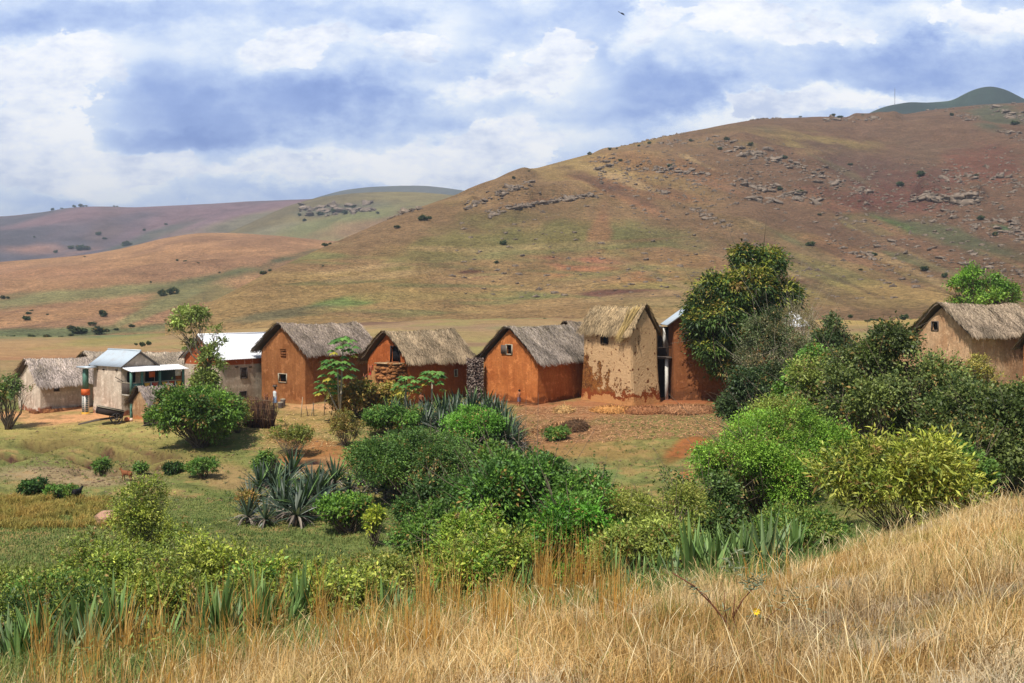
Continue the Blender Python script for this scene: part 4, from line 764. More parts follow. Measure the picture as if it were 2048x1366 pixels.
# centre
bush('shrub', 'big glossy green bush in the gully, largest of the centre', 'shrub', 905, 1205, 922, 35, 90000, (.11, .055), [(66, 98, 44), (52, 82, 40), (88, 122, 52), (60, 90, 44)], clump=.32, nl=26, seed=61, low=.02)
bush('shrub', 'soft mid-green thicket behind the aloes in the centre', 'shrub', 705, 968, 872, 58, 80000, (.1, .05), [(82, 112, 60), (66, 96, 50), (98, 128, 64)], clump=.4, nl=22, low=.1, seed=62)
bush('shrub', 'dark rounded bush touching the left of the big glossy bush', 'shrub', 818, 945, 955, 43, 30000, (.1, .055), [(58, 84, 42), (48, 72, 38), (74, 100, 48)], clump=.34)
bush('shrub', 'bright yellow-green bush rising through bronze grass stalks in the centre', 'shrub', 862, 1010, 1005, 27.5, 26000, (.085, .035), [(112, 138, 50), (94, 122, 46), (128, 146, 60)], clump=.22, gap=.25)
bush('shrub', 'vivid green bush behind the tallest bronze grass stalks', 'shrub', 1052, 1222, 1000, 27, 34000, (.085, .04), [(76, 124, 40), (60, 102, 38), (96, 140, 48)], clump=.24)
bush('shrub', 'bright leafy bush at the foot of the aloe clump left of centre', 'shrub', 640, 752, 1000, 50, 20000, (.13, .07), [(92, 128, 46), (74, 108, 42), (108, 142, 54)], clump=.35)
bush('shrub', 'small green bush below the dry brown shrubs', 'shrub', 728, 850, 818, 75, 22000, (.13, .075), [(80, 114, 50), (64, 96, 44), (96, 130, 60)], clump=.35)
bush('shrub', 'fresh green bush growing in the middle of the upper aloe clump', 'shrub', 878, 1012, 818, 72, 30000, (.12, .065), [(92, 142, 50), (78, 122, 44), (104, 150, 60)], clump=.35, low=.0)
bush('shrub', 'dry brown-leaved shrub in front of the stair of the orange house', 'shrub', 655, 762, 768, 81, 8000, (.17, .11), BR, clump=.4, gap=.3)
bush('shrub', 'yellowing shrub hiding the lower stair blocks', 'shrub', 752, 826, 772, 82, 6000, (.17, .1), [(140, 138, 62), (124, 128, 56), (150, 124, 66)], clump=.4, gap=.3)
bush('shrub', 'feathery olive bush right of the big glossy bush', 'shrub', 1218, 1400, 975, 33, 30000, (.07, .025), [(132, 142, 66), (112, 128, 58), (148, 150, 78)], clump=.3, gap=.25)
bush('shrub', 'small dark bush between the feathery bush and the thornbush', 'shrub', 1335, 1480, 948, 36, 26000, (.09, .05), [(76, 98, 54), (60, 82, 46), (92, 112, 62)], clump=.3)
bush('shrub', 'low green shrub alone on the bare slope below the peeling tower', 'shrub', 1092, 1140, 860, 74, 5000, (.12, .06), MG, clump=.25)
bush('shrub', 'dark glossy bush rising behind the big glossy one in the gully', 'shrub', 940, 1100, 900, 39, 34000, (.11, .06), [(70, 98, 48), (56, 82, 42), (92, 120, 58)], clump=.34, nl=18)
bush('shrub', 'green bush at the right shoulder of the big glossy bush', 'shrub', 1090, 1245, 955, 33, 30000, (.1, .05), [(88, 126, 54), (72, 106, 46), (104, 140, 60)], clump=.3, nl=18)
bush('shrub', 'leafy bush filling the gap between the soft thicket and the bright yellow-green bush', 'shrub', 800, 960, 1010, 38, 26000, (.1, .05), [(80, 112, 50), (64, 94, 44), (100, 132, 58)], clump=.3, nl=16)
# left
bush('shrub', 'tall leafy bush in front of the tin-roofed house', 'shrub', 318, 488, 776, 73, 60000, (.15, .085), [(84, 116, 48), (68, 98, 42), (104, 134, 56), (60, 86, 40)], clump=.42, nl=22, seed=71)
bush('tree', 'small multi-stemmed tree at the left edge', 'tree', -22, 54, 752, 81, 4200, (.15, .075), [(84, 108, 58), (70, 94, 50), (100, 120, 68)], clump=.4, r0=.045, parts=('trunk', 'crown'), low=.3, gap=.5, nl=9, under=0, shoots=4)
a0 = 81.0; zb = gz((418-1024)/F*a0, a0)
def al_(px, py, r, rz=None): return ((px-418)/F*a0, 0, EYE-(py-600)/F*a0-zb, r, r*.8, rz or r)
bush('ivy_tree', 'tall leaning ivy-clad tree with a sparse crown beside the white tin roof', 'tree', 418, 418, 612, a0, 9500, (.16, .085), [(132, 146, 86), (112, 128, 74), (96, 108, 66)], lobes=[al_(375, 640, 1.1, .95), al_(355, 655, .6), al_(398, 632, .6), al_(410, 770, .9, 1.3), al_(420, 725, .8, 1.2), al_(385, 700, .65), al_(440, 690, .45), al_(432, 660, .4), al_(365, 668, .5)], trunk=(.45, .15), parts=('trunk', 'crown'), clump=.35, gap=.45, shell=.9, shoots=10)
for pl, pr, pt, Y, n, lf, cs, lb in ((375, 436, 922, 64, 6000, (.12, .05), MG, 'upright small green shrub right of the brown goat'), (330, 364, 932, 66, 3500, (.12, .06), DG, 'smallest dark green shrub near the brown goat'), (42, 90, 966, 60, 5000, (.12, .07), DG, 'dark green shrub left of the black goat'), (98, 150, 978, 59, 5000, (.12, .07), MG, 'light green shrub touching the black goat'),
    (530, 628, 850, 70, 3800, (.11, .045), [(120, 128, 64), (104, 112, 56)], 'spindly thin shrub on bare soil right of the tall leafy bush'), (655, 728, 822, 72, 3500, (.12, .05), [(120, 118, 62), (134, 112, 66)], 'spindly shrub with reddish stems left of the soft thicket'), (195, 215, 920, 67, 700, (.2, .04), MG, 'thin upright plant on the stony patch'), (272, 290, 932, 65.5, 900, (.12, .06), MG, 'slim green plant just in front of the brown goat'),
    (505, 560, 905, 62, 3500, (.11, .06), MG, 'low shrub between the tall leafy bush and the aloes'), (736, 764, 1020, 47, 1200, (.12, .05), YG, 'tiny yellow-green shrub at the right end of the lower aloes'), (470, 512, 985, 55, 1500, (.1, .05), BR, 'tiny dry brown shrub left of the lower aloes')):
    bush('shrub', lb, 'shrub', pl, pr, pt, Y, n, lf, cs, clump=.22, gap=.35, r0=.025, nl=10, low=.12)
YL = [(142, 152, 60), (122, 138, 54), (106, 124, 52), (150, 156, 72), (98, 106, 58)]; OG = [(112, 126, 58), (96, 112, 52), (128, 138, 68)]
for pl, pr, pt, Y, n, cs, lb in ((228, 335, 955, 37, 9000, YL, 'slender yellow-green bush below the brown goat'), (150, 340, 1086, 27, 13000, YL + OG, 'yellow-green bush among bronze stalks at lower left'), (330, 500, 1082, 25, 15000, YL, 'brightest yellow-green bush of the lower left'), (470, 650, 1132, 22.5, 11000, YL + MG, 'yellow-green bush behind the row of upright aloe leaves'),
    (660, 850, 1126, 24, 10000, [(134, 140, 66), (112, 122, 60), (146, 134, 76), (98, 112, 56)], 'straggly olive bush between the two yellow-green bushes'), (-60, 150, 1150, 27, 12000, OG, 'low green bush at the left edge above the aloes'), (120, 260, 1080, 31, 12000, OG, 'grey-green bush behind the yellow-green one at lower left'),
    (240, 420, 1140, 21, 9000, YL + OG, 'low yellow-green bush just behind the grass fringe at lower left'), (560, 760, 1160, 20, 9000, OG + YL, 'low olive bush just behind the grass fringe left of centre'), (840, 1060, 1075, 23.5, 20000, YL + BG, 'low yellow-green bush at the foot of the bright bush in the centre'), (1180, 1400, 1060, 25, 20000, OG + [(132, 142, 74)], 'low olive scrub behind the pale aloes'),
    (-40, 240, 1195, 23, 14000, DG + OG, 'low dark scrub between grass stalks in the lower left corner'), (20, 200, 1160, 25, 14000, OG + MG, 'low dark scrub around the lower left aloes'), (1500, 1700, 1035, 27, 16000, OG + MG, 'low scrub in the shade right of the tall aloes')):
    bush('shrub', lb, 'shrub', pl, pr, pt, Y, n, (.08, .032), cs, clump=.26, gap=.4, r0=.01, per=16, nl=30, shell=.9, low=.0)
bush('shrub', 'brown twiggy bush leaning on the brush fence', 'shrub', 450, 500, 800, 77, 4000, (.13, .07), [(126, 112, 62), (104, 104, 54), (88, 98, 50)], clump=.35, gap=.3)

# ---------------------------------------------------------------- aloes / agaves
def sword(b, base, az, el, L, w, col, bend, seg=5, dead=False):
    P = []; d = np.array([math.cos(az)*math.cos(el), math.sin(az)*math.cos(el), math.sin(el)]); p = np.array(base, float); st = L/seg; sd = np.array([-math.sin(az), math.cos(az), 0])
    V = []; 
    for i in range(seg+1):
        t = i/seg; ww = w*(1-t**2.2)*(.75+.5*math.sin(min(1, t*2)*1.57)); nrm = np.cross(sd, d); V += [p-sd*ww/2+nrm*ww*.22, p-nrm*0, p+sd*ww/2+nrm*ww*.22]; p = p+d*st; d = d-np.array([0, 0, bend/seg]); d /= np.linalg.norm(d)
    Q = []
    for i in range(seg): a = i*3; Q += [[a, a+1, a+4, a+3], [a+1, a+2, a+5, a+4]]
    b.add(V, Q, None, np.array(col)*(.8+.4*rng.random()))
def aloe_mesh(n, L, w, cols, dead=0, up=.55, stem=.3, seed=0):
    b = MB(); g = np.random.default_rng(seed); b.tube([(0, 0, -.1), (0, 0, stem)], [.09, .07], 6, SA((96, 80, 66)))
    for i in range(n):
        t = i/n; az = i*2.4+g.normal()*.2; el = R(84-80*(1-up)*t*1.8+g.normal()*8); sword(b, (0, 0, stem-.1*t), az, el, L*(.75+.35*g.random()), w, S(*cols[g.integers(len(cols))]), .35+.5*t*g.random())
    for i in range(dead): sword(b, (0, 0, stem-.05), g.random()*6.3, R(-5+40*g.random()), L*(.5+.5*g.random()), w*.6, S(*[(124, 112, 100), (96, 84, 76), (150, 138, 122)][i % 3]), 1.8)
    o = b.build('tmp', M['leaf2'], None, False, True); me = o.data; bpy.data.objects.remove(o); return me
M['leaf2'] = mat_attr('aloe_leaf', .5, .1, .22)
DK = [(60, 76, 58), (74, 90, 66), (50, 64, 50), (140, 146, 132)]; GRN = [(100, 128, 66), (116, 142, 78), (84, 110, 56)]
AM = [aloe_mesh(30, 1.25, .11, DK, 22, .45, .45, 1), aloe_mesh(26, 1.1, .10, DK, 26, .35, .3, 2), aloe_mesh(34, 1.35, .11, DK[:3] + GRN[:1], 18, .5, .6, 3)]
GM = [aloe_mesh(18, 1.25, .085, GRN, 4, .88, .1, 4), aloe_mesh(15, 1.1, .08, [(118, 138, 92), (132, 150, 108), (100, 120, 78)], 5, .85, .1, 5), aloe_mesh(20, 1.0, .075, GRN, 3, .8, .1, 6)]
def aloes(lst, meshes, label, group, sc=(.85, 1.15)):
    for i, (px, py, Y) in enumerate(lst):
        o = bpy.data.objects.new('aloe_plant', meshes[i % len(meshes)]); COL.objects.link(o); p = at(px, Y) if Y else hit(px, py, 44); s = sc[0]+(sc[1]-sc[0])*rng.random()
        o.location = (p[0], p[1], p[2]-.03); o.scale = (s,)*3; o.rotation_euler = (rng.normal()*.08, rng.normal()*.08, rng.random()*6.3); tag(o, label, 'aloe', group)
aloes([(505, 1022, 0), (530, 1050, 0), (545, 1000, 0), (575, 985, 0), (600, 1005, 0), (625, 1015, 0), (570, 1040, 0), (495, 1045, 0), (560, 1018, 0), (590, 1050, 0), (640, 1030, 0), (612, 1042, 0), (535, 975, 0), (650, 1005, 0), (668, 990, 0), (625, 985, 0), (645, 975, 0), (520, 1000, 0), (555, 1035, 0), (600, 1030, 0), (585, 968, 0)], AM, 'dark aloe with grey drooping dead leaves in the clump left of centre', 'aloes of the clump left of centre', (1.0, 1.35))
aloes([(720, 975, 0), (745, 985, 0), (770, 1000, 0), (800, 1005, 0), (830, 1010, 0), (855, 1000, 0), (735, 960, 0), (790, 985, 0), (875, 1010, 0), (760, 965, 0), (700, 990, 0)], AM, 'dark aloe under the soft green thicket', 'aloes under the green thicket', (1.0, 1.3))
aloes([(848, 862, 75), (870, 860, 75), (885, 850, 77), (905, 850, 78), (925, 845, 79), (945, 845, 79), (960, 848, 79), (860, 835, 80), (895, 840, 79.5), (975, 860, 77), (995, 870, 75), (1010, 880, 74), (1025, 885, 73), (1035, 895, 72), (1015, 905, 71), (995, 900, 71), (1030, 905, 70.5), (975, 895, 71), (950, 870, 74), (930, 870, 74), (1000, 850, 78), (820, 840, 78), (800, 838, 79), (855, 0, 76), (880, 0, 74), (900, 0, 73.5), (915, 0, 75.5), (935, 0, 76.5), (955, 0, 76), (970, 0, 80), (985, 0, 79), (940, 0, 81), (915, 0, 80.5), (1005, 0, 76), (1020, 0, 75.5), (780, 0, 78.5), (840, 0, 77), (990, 0, 73), (1005, 0, 72)], AM, 'dark aloe in the thick clump below the gap between the two orange houses', 'aloes of the upper clump', (1.15, 1.55))
aloes([(228, 0, 18.5), (255, 0, 19), (205, 0, 19), (160, 0, 18), (180, 0, 17)], GM, 'green aloe standing highest in the lower left corner', 'aloes in the lower left corner', (.95, 1.1))
aloes([(-20, 0, 17.5), (15, 0, 17), (50, 0, 18), (90, 0, 17.5), (120, 0, 16.5), (35, 0, 16), (70, 0, 16.5)], GM, 'green aloe at the left edge behind bronze grass', 'aloes at the left edge', (.8, 1.0))
aloes([(420, 0, 17.5), (450, 0, 17), (485, 0, 18), (520, 0, 17.5), (545, 0, 18.5), (575, 0, 18), (600, 0, 19), (395, 0, 18), (330, 0, 17.5), (435, 0, 16.5), (465, 0, 16.5), (500, 0, 17), (530, 0, 17)], GM, 'upright aloe behind the grass fringe at lower left centre', 'row of aloes behind the grass fringe', (.8, 1.0))
aloes([(765, 0, 19), (790, 0, 18.5), (815, 0, 20), (860, 0, 21), (735, 0, 22), (1010, 0, 21), (1045, 0, 22), (1085, 0, 22)], GM, 'blue-green aloe behind the grass crest in the centre', 'aloes behind the grass crest', (.55, .8))
aloes([(1225, 0, 21), (1255, 0, 20.5), (1290, 0, 21), (1320, 0, 21.5), (1350, 0, 21), (1275, 0, 23)], GM, 'pale blue-green aloe left of the tall upright aloes', 'pale aloes right of centre', (.7, .9))
aloes([(1385, 0, 21), (1410, 0, 22), (1440, 0, 22), (1465, 0, 23), (1495, 0, 22), (1515, 0, 23), (1540, 0, 22), (1565, 0, 21.5), (1590, 0, 21), (1480, 0, 21), (1530, 0, 21), (1425, 0, 20.5)], GM, 'tall upright green aloe below the bright green thornbush', 'tall aloes below the thornbush', (.9, 1.3))

# ---------------------------------------------------------------- grass
def blades(x, y, h, w, lean, col, name, label, z=None, stiff=.35, tipc=None):
    n = len(x); z = gh(x, y) if z is None else z; az = rng.random(n)*6.283; la = rng.random(n)*6.283; wx = rng.normal(size=n); lx = np.cos(la)*lean*.8+.12*lean; ly = np.sin(la)*lean*.8
    W = np.stack([np.cos(az), np.sin(az), az*0], 1)*(w/2)[:, None]; B = np.stack([x, y, z-.02], 1); D1 = np.stack([lx*.3, ly*.3, np.full(n, .55)], 1)*h[:, None]; D2 = np.stack([lx, ly, np.full(n, 1.0)-.35*lean], 1)*h[:, None]
    V = np.stack([B-W, B+W, B+D1+W*.8, B+D1-W*.8, B+D2], 1).reshape(-1, 3); i = np.arange(n)[:, None]*5
    C = np.repeat(col[:, None], 5, 1); 
    if tipc is not None: C[:, 4] = tipc
    o = mesh_np(name, V, i+np.array([[0, 1, 2, 3]]), M['grassblade'], None, C.reshape(-1, 3), False, i+np.array([[3, 2, 4]])); tag(o, label, 'grass', kind='stuff'); return o
def pal(cols, n, nz, jit=.25):
    c = np.array([S(*k) for k in cols]); t = np.clip((nz+.5)*len(cols)*.9+rng.normal(size=n)*.8, 0, len(cols)-1.001).astype(int); return c[t]*(1-jit+2*jit*rng.random(n))[:, None]
CREST = lambda px: np.interp(px, [-300, 0, 300, 600, 1024, 1300, 1500, 1700, 1850, 2048, 2400], [12.5, 12.5, 13.2, 15, 17, 17.5, 18, 21, 25, 30, 33])
def fan(n, r0, r1, p=1.0, t0=-.55, t1=.55):
    t = t0+(t1-t0)*rng.random(n); r = (r0**p+(r1**p-r0**p)*rng.random(n))**(1/p); return r*np.sin(t), r*np.cos(t)
x, y = fan(430000, 3.0, 34, .9); px = 1024+F*x/y; k = y < CREST(px)+rng.normal(size=len(x))*.8; x, y, px = x[k], y[k], px[k]; n = len(x); nz = fbm(x*.9, y*.9, None, 4, 31); n2 = fbm(x*.3, y*.3, None, 3, 33)
lod = sst(.1, .45, fbm(x*.8+20, y*.8, None, 3, 38)); h = (.13+.24*rng.random(n)**1.4)*(1+.8*nz)*(1-.45*lod)*np.interp(px, [0, 900, 2048], [1.15, 1, .9])*(.6+.6*np.clip(fbm(x*2.5, y*2.5, None, 2, 35)+.6, 0, 1)); tf = rng.random(n) < .05; h = np.where(tf, h*1.7, h); c = pal([(172, 136, 80), (194, 158, 100), (206, 172, 114), (216, 188, 134), (210, 190, 150)], n, nz*.8+n2*.4)
c += (SA((150, 140, 60))-c)*(sst(.25, .5, fbm(x*.7+9, y*.7, None, 3, 36))*.6)[:, None]
gb = rng.random(n) < .05+.1*sst(.1, .4, fbm(x*.6, y*.6+40, None, 3, 44)); c[gb] = SA((112, 122, 58))*(.7+.6*rng.random(gb.sum()))[:, None]; gr = c.mean(1, keepdims=True); c += (gr*np.array([1.14, 1, .78])*1.12-c)*(lod*.55)[:, None]; c *= (1+.25*fbm(x*.55, y*.55, None, 3, 39))[:, None]
blades(x, y, h, .003+.003*rng.random(n)+y*.0002, np.abs(rng.normal(size=n))*(.6+.6*lod)+.12, c, 'dry_grass', 'golden dry grass covering the slope nearest the camera')
# long bent pale stems and seed heads
x, y = fan(3800, 4.5, 26, .9); px = 1024+F*x/y; k = y < CREST(px)+.3; x, y = x[k], y[k]; n = len(x); az = rng.random(n)*6.283; hh = .3+.35*rng.random(n)**1.5; le = .25+.7*rng.random(n)**1.5; P0 = np.stack([x, y, gh(x, y)], 1); d = np.stack([np.cos(az), np.sin(az), az*0], 1); V = []; Cc = []; w = (.0007+.00008*y)[:, None]*np.stack([np.ones(n), az*0, az*0], 1)
pts = [P0+d*(hh*le*t**2)[:, None]+np.array([0, 0, 1])*(hh*(t-.28*le*t**2.5))[:, None] for t in (0, .35, .65, .85, 1.0)]; ww = (1, .9, .7, 1.9, .2); V = np.stack([q for p_, f_ in zip(pts, ww) for q in (p_-w*f_, p_+w*f_)], 1).reshape(-1, 3); i = np.arange(n)[:, None]*10; Q = np.concatenate([i+[a_, a_+1, a_+3, a_+2] for a_ in (0, 2, 4, 6)]); c = np.repeat(pal([(206, 178, 126), (222, 204, 160), (188, 150, 96)], n, rng.normal(size=n)*.4)[:, None], 10, 1)
tag(mesh_np('seeding_grass', V, Q, M['grassblade'], None, c.reshape(-1, 3)), 'long bent pale stems with seed heads in the dry grass', 'grass', kind='stuff')
# tall bronze stalks in tussocks
cx, cy = fan(2600, 6, 30, .8); px = 1024+F*cx/cy; cr = CREST(px); dens = np.interp(px, [-200, 0, 500, 800, 1250, 1350, 2048], [.4, .45, .55, .8, .6, .08, .06]); kk = (cy > cr-5.5) & (cy < cr+3.5) & (rng.random(len(cx)) < dens*.8); cx, cy = cx[kk], cy[kk]
for q, Yq in ((248, 15), (262, 15.5), (310, 15), (318, 15.5), (392, 16), (450, 17), (505, 16), (560, 17), (640, 16), (845, 19), (862, 18), (905, 18), (1085, 18), (1095, 18.5), (1105, 18), (1150, 18.5), (1170, 18), (1190, 18.5), (90, 15), (180, 15), (1130, 18), (1075, 18.3)): cx = np.append(cx, [(q-1024)/F*Yq]*3); cy = np.append(cy, [Yq-.1, Yq, Yq+.1])
m_ = 16; x = np.repeat(cx, m_)+rng.normal(size=len(cx)*m_)*.07; y = np.repeat(cy, m_)+rng.normal(size=len(cx)*m_)*.07; n = len(x); hh = np.repeat(.45+.55*rng.random(len(cx))**1.5, m_); hh[-66*m_:] = np.repeat(1.15+.55*rng.random(66), m_); h = hh*(.6+.5*rng.random(n))
c = pal([(178, 130, 60), (194, 148, 72), (206, 172, 104), (164, 128, 76)], n, rng.normal(size=n)*.3); blades(x, y, h, .007+.005*rng.random(n), np.abs(rng.normal(size=n))*.22+.04, c, 'tall_dry_grass', 'tall bronze grass stalks along the edge of the near slope', tipc=c*.9)
# seed heads: little drooping plumes
k = rng.random(n) < .35; sx, sy, sh = x[k], y[k], h[k]*.9; nn = len(sx)
# green and olive grass below the crest
x, y = fan(300000, 12, 62, .75); px = 1024+F*x/y; k = (y > CREST(px)-1.5+rng.normal(size=len(x))*.8) & ((y < 42+rng.normal(size=len(x))*5) | (px < 1000)) & (y < 60) & (rng.random(len(x)) < np.where(px > 1700, .5, 1)); x, y, px = x[k], y[k], px[k]; n = len(x); nz = fbm(x*.35, y*.35, None, 4, 41); n2 = fbm(x*1.5, y*1.5, None, 3, 42)
h = (.12+.26*rng.random(n))*(1+.6*n2)*np.interp(y, [14, 30, 60], [1.3, .75, .3]); c = pal([(94, 112, 62), (106, 126, 66), (120, 136, 74), (132, 142, 80), (160, 152, 92)], n, nz*.7+n2*.3-.1)
blades(x, y, h, .012+.0006*y, np.abs(rng.normal(size=n))*.5+.15, c, 'green_grass', 'mixed green and olive grass filling the gully')
# weeds knitting the bushes together
x, y = fan(5200, 13, 80, .9, -.5, .36); px = 1024+F*x/y; k = (y > CREST(px)-.6) & ((y < 30) | (rng.random(len(x)) < .5)) & (px < 1720); x, y = x[k], y[k]; nw = len(x); z = gh(x, y); q = 26; hw = (.12+.5*rng.random(nw)**1.6)*np.interp(y, [14, 30, 50, 80], [1, .9, .45, .35]); P = np.stack([np.repeat(x, q), np.repeat(y, q), np.repeat(z, q)], 1); t = rng.random(nw*q); H_ = np.repeat(hw, q); P += np.stack([rng.normal(size=nw*q)*.35*H_*(.4+t), rng.normal(size=nw*q)*.35*H_*(.4+t), t*H_], 1)
A = rng.normal(size=(nw*q, 3)); A[:, 2] = abs(A[:, 2])+.3; A /= np.linalg.norm(A, axis=1)[:, None]; cw = np.array([S(*c_) for c_ in ((116, 132, 66), (96, 116, 58), (142, 148, 76), (150, 136, 86), (84, 102, 58))])[rng.integers(0, 5, nw)]; V, Q, c = leafmesh(P, A, .06+.07*rng.random(nw*q), .018+.014*rng.random(nw*q), np.repeat(cw, q, 0)*(.7+.6*rng.random(nw*q))[:, None]); tag(mesh_np('weeds', V, Q, M['leaf'], None, c), 'leafy weeds growing between the bushes in the gully', 'weeds', kind='stuff')
# tussocks at the left
tx, ty = [], []
for i in range(120):
    p = hit(-40+260*rng.random()**1.3, 1000+60*rng.random(), 38); tx.append(p[0]); ty.append(p[1])
m_ = 110; x = np.repeat(tx, m_)+rng.normal(size=120*m_)*.16; y = np.repeat(ty, m_)+rng.normal(size=120*m_)*.16; n = len(x); c = np.repeat(pal([(176, 150, 80), (160, 146, 76), (124, 132, 66)], 120, rng.normal(size=120)*.4, .1), m_, 0)*(.7+.5*rng.random(n))[:, None]
blades(x, y, .25+.3*rng.random(n), .03*np.ones(n), np.abs(rng.normal(size=n))*.7+.2, c, 'tussock_grass', 'yellowish tussocks on the left meadow')
# short turf of the village slope
x, y = fan(300000, 44, 104, 1.0); z = gh(x, y); c = ground_colour(x, y, z); px = 1024+F*x/y; py = 600+(EYE-z)/y*F; g_ = c[:, 1]/(c[:, 0]+1e-6); k = rng.random(len(x)) < np.clip((g_-.50)*3.2, .04, 1)*.9; x, y, z, c = x[k], y[k], z[k], c[k]; n = len(x)
cc = c*np.array([.92, 1.02, .8])*(.6+.6*rng.random(n))[:, None]; blades(x, y, (.03+.10*rng.random(n)**2)*(1+.5*vnoise(x, y, None, 4)), .035*np.ones(n), np.abs(rng.normal(size=n))*.9+.3, cc, 'short_grass', 'short patchy turf below the village', z)
# straw litter in front of the tower house
def litter(n, fn, name, label, col, L=(.15, .5)):
    q = fn(n); x, y = q; z = gh(x, y)+.015+.04*rng.random(n); a = rng.normal(size=n)*.9+.2; l = L[0]+(L[1]-L[0])*rng.random(n); dx, dy = np.cos(a)*l, np.sin(a)*l; w = .022; V = np.stack([np.stack([x-dy/l*w, y+dx/l*w, z], 1), np.stack([x+dy/l*w, y-dx/l*w, z], 1), np.stack([x+dx+dy/l*w, y+dy-dx/l*w, gh(x+dx, y+dy)+.03], 1), np.stack([x+dx-dy/l*w, y+dy+dx/l*w, gh(x+dx, y+dy)+.03], 1)], 1).reshape(-1, 3)
    c = np.repeat(SA(col)*(.6+.7*rng.random(n))[:, None], 4, 0); o = mesh_np(name, V, np.arange(n*4).reshape(-1, 4), M['strawattr'], None, c); tag(o, label, 'straw', kind='stuff')
def reg(pa, pb, ya, yb):
    def f(n): Y = ya+(yb-ya)*rng.random(n); p_ = pa+(pb-pa)*rng.random(n); return (p_-1024)/F*Y, Y
    return f
litter(9000, reg(1030, 1450, 73, 85), 'straw_litter', 'loose straw strewn over the bare slope below the peeling tower', (192, 146, 104))
litter(2500, reg(480, 780, 72, 84), 'straw_litter', 'sparse straw on the sandy ground by the stick fence', (206, 170, 120), (.1, .3))
b = MB()
for i in range(1800):
    px_, Y_ = (60+260*rng.random(), 62+9*rng.random()) if i < 600 else (-40+1500*rng.random(), 52+32*rng.random()); p = at(px_, Y_); s = .03+.07*rng.random()**2; V, Q, T, c = RK[i % 8]; b.add(V*s+np.array(p), Q, T, c*(1.6 if i % 3 == 0 else 1)*np.array([1, .86, .72]))
tag(b.build('pebbles', M['rockattr'], None, True, True), 'pale stones and clods scattered on the slope below the village', 'pebbles', kind='stuff')

# far bushes on hills and valley floor
FB = []
for i in range(4):
    g = np.random.default_rng(i); V, Q, c = crown(autolobes(2.2, 2, .05, 1.3+.4*(i % 2), 9, g), 1300, (.28, .16), [(58, 74, 50), (48, 62, 46), (70, 84, 54)], clump=.3, seed=i); o = mesh_np('t', V, Q, M['leaf'], None, c); FB.append(o.data); bpy.data.objects.remove(o)
def far_bush(H, px, py, wpx, label='dark round bush dotting the open hillside', group='bushes on the open hillsides', name='hill_bush'):
    if H is None:
        Y = _yofpy(px, py, 100, 300); q = np.array(at(px, Y))
    else: q, d = on_hill(H, px, py)
    s = wpx*q[1]/F/2*.8; g3 = rng.random(3); o = bpy.data.objects.new(name, FB[int(px) % 4]); COL.objects.link(o); o.location = tuple(q-np.array([0, 0, .1*s])); o.scale = (s*(.8+.5*g3[0]), s, s*(.6+.5*g3[1])); o.rotation_euler = (0, 0, rng.random()*6); tag(o, label, 'bush', group)
for px, py, w in ((143, 662, 18), (158, 668, 22), (170, 664, 12), (187, 652, 16), (193, 668, 22), (205, 634, 16), (58, 628, 10), (52, 640, 16), (96, 630, 6), (62, 622, 8), (5, 598, 10), (16, 597, 8), (330, 592, 14), (342, 588, 22), (322, 590, 16), (210, 664, 12), (232, 660, 12), (262, 655, 10), (140, 672, 10), (20, 680, 26), (62, 678, 18), (8, 682, 20), (95, 680, 14), (120, 680, 12), (352, 522, 6), (372, 525, 8), (395, 527, 5), (440, 545, 5), (300, 566, 5), (170, 514, 5)): far_bush(MIDH, px, py, w)
for px, py, w in ((1178, 310, 9), (1220, 300, 7), (1232, 298, 5), (1027, 357, 8), (1060, 343, 6), (1847, 543, 16), (1888, 556, 14), (1700, 636, 10), (850, 441, 18), (860, 438, 10), (795, 457, 12), (1008, 490, 14), (994, 527, 9), (1440, 300, 10), (1455, 282, 12), (1380, 283, 9), (1500, 292, 12), (1665, 228, 8), (1680, 236, 10), (1725, 236, 9), (1600, 232, 6), (1300, 288, 8), (1278, 293, 6), (650, 492, 14), (660, 489, 8), (1570, 318, 10), (1800, 372, 16), (1840, 352, 18), (1560, 380, 12), (1600, 388, 16), (1620, 492, 14), (1750, 512, 12), (1905, 232, 8), (1990, 472, 12), (1960, 440, 14), (1340, 335, 12), (1240, 322, 10), (1950, 352, 10), (525, 549, 14), (540, 543, 8), (645, 533, 5), (1720, 540, 8), (1640, 430, 9), (2030, 250, 14), (1700, 330, 9)): far_bush(BIG, px, py, w)
for px, py, w in ((150, 409, 7), (157, 408, 8), (164, 407, 7), (172, 409, 6), (234, 413, 4), (230, 413, 4), (200, 470, 12), (210, 478, 10), (330, 450, 7), (290, 462, 7), (160, 500, 20), (175, 500, 16), (140, 497, 12), (250, 492, 16), (260, 490, 12), (110, 506, 8), (68, 474, 5), (105, 418, 8), (120, 414, 6)): far_bush(LEFTH, px, py, w, 'tiny dark bush on the distant mauve ridge', 'bushes on the distant ridge')
for px, py, w in ((600, 432, 8), (640, 430, 14), (668, 425, 16), (690, 428, 12), (705, 415, 8), (610, 442, 8), (755, 428, 8)): far_bush(RND, px, py, w, 'small grey-green bush among rocks on the rounded olive hill', 'bushes on the rounded hill')
for px, py, w in ((1808, 640, 20), (1746, 640, 14), (1090, 640, 6), (285, 688, 12), (298, 686, 12), (272, 686, 8), (1900, 640, 12), (1735, 652, 10), (1760, 650, 14)): far_bush(None, px, py, w, 'small dark bush on the plain just behind the village', 'bushes on the plain behind the village')
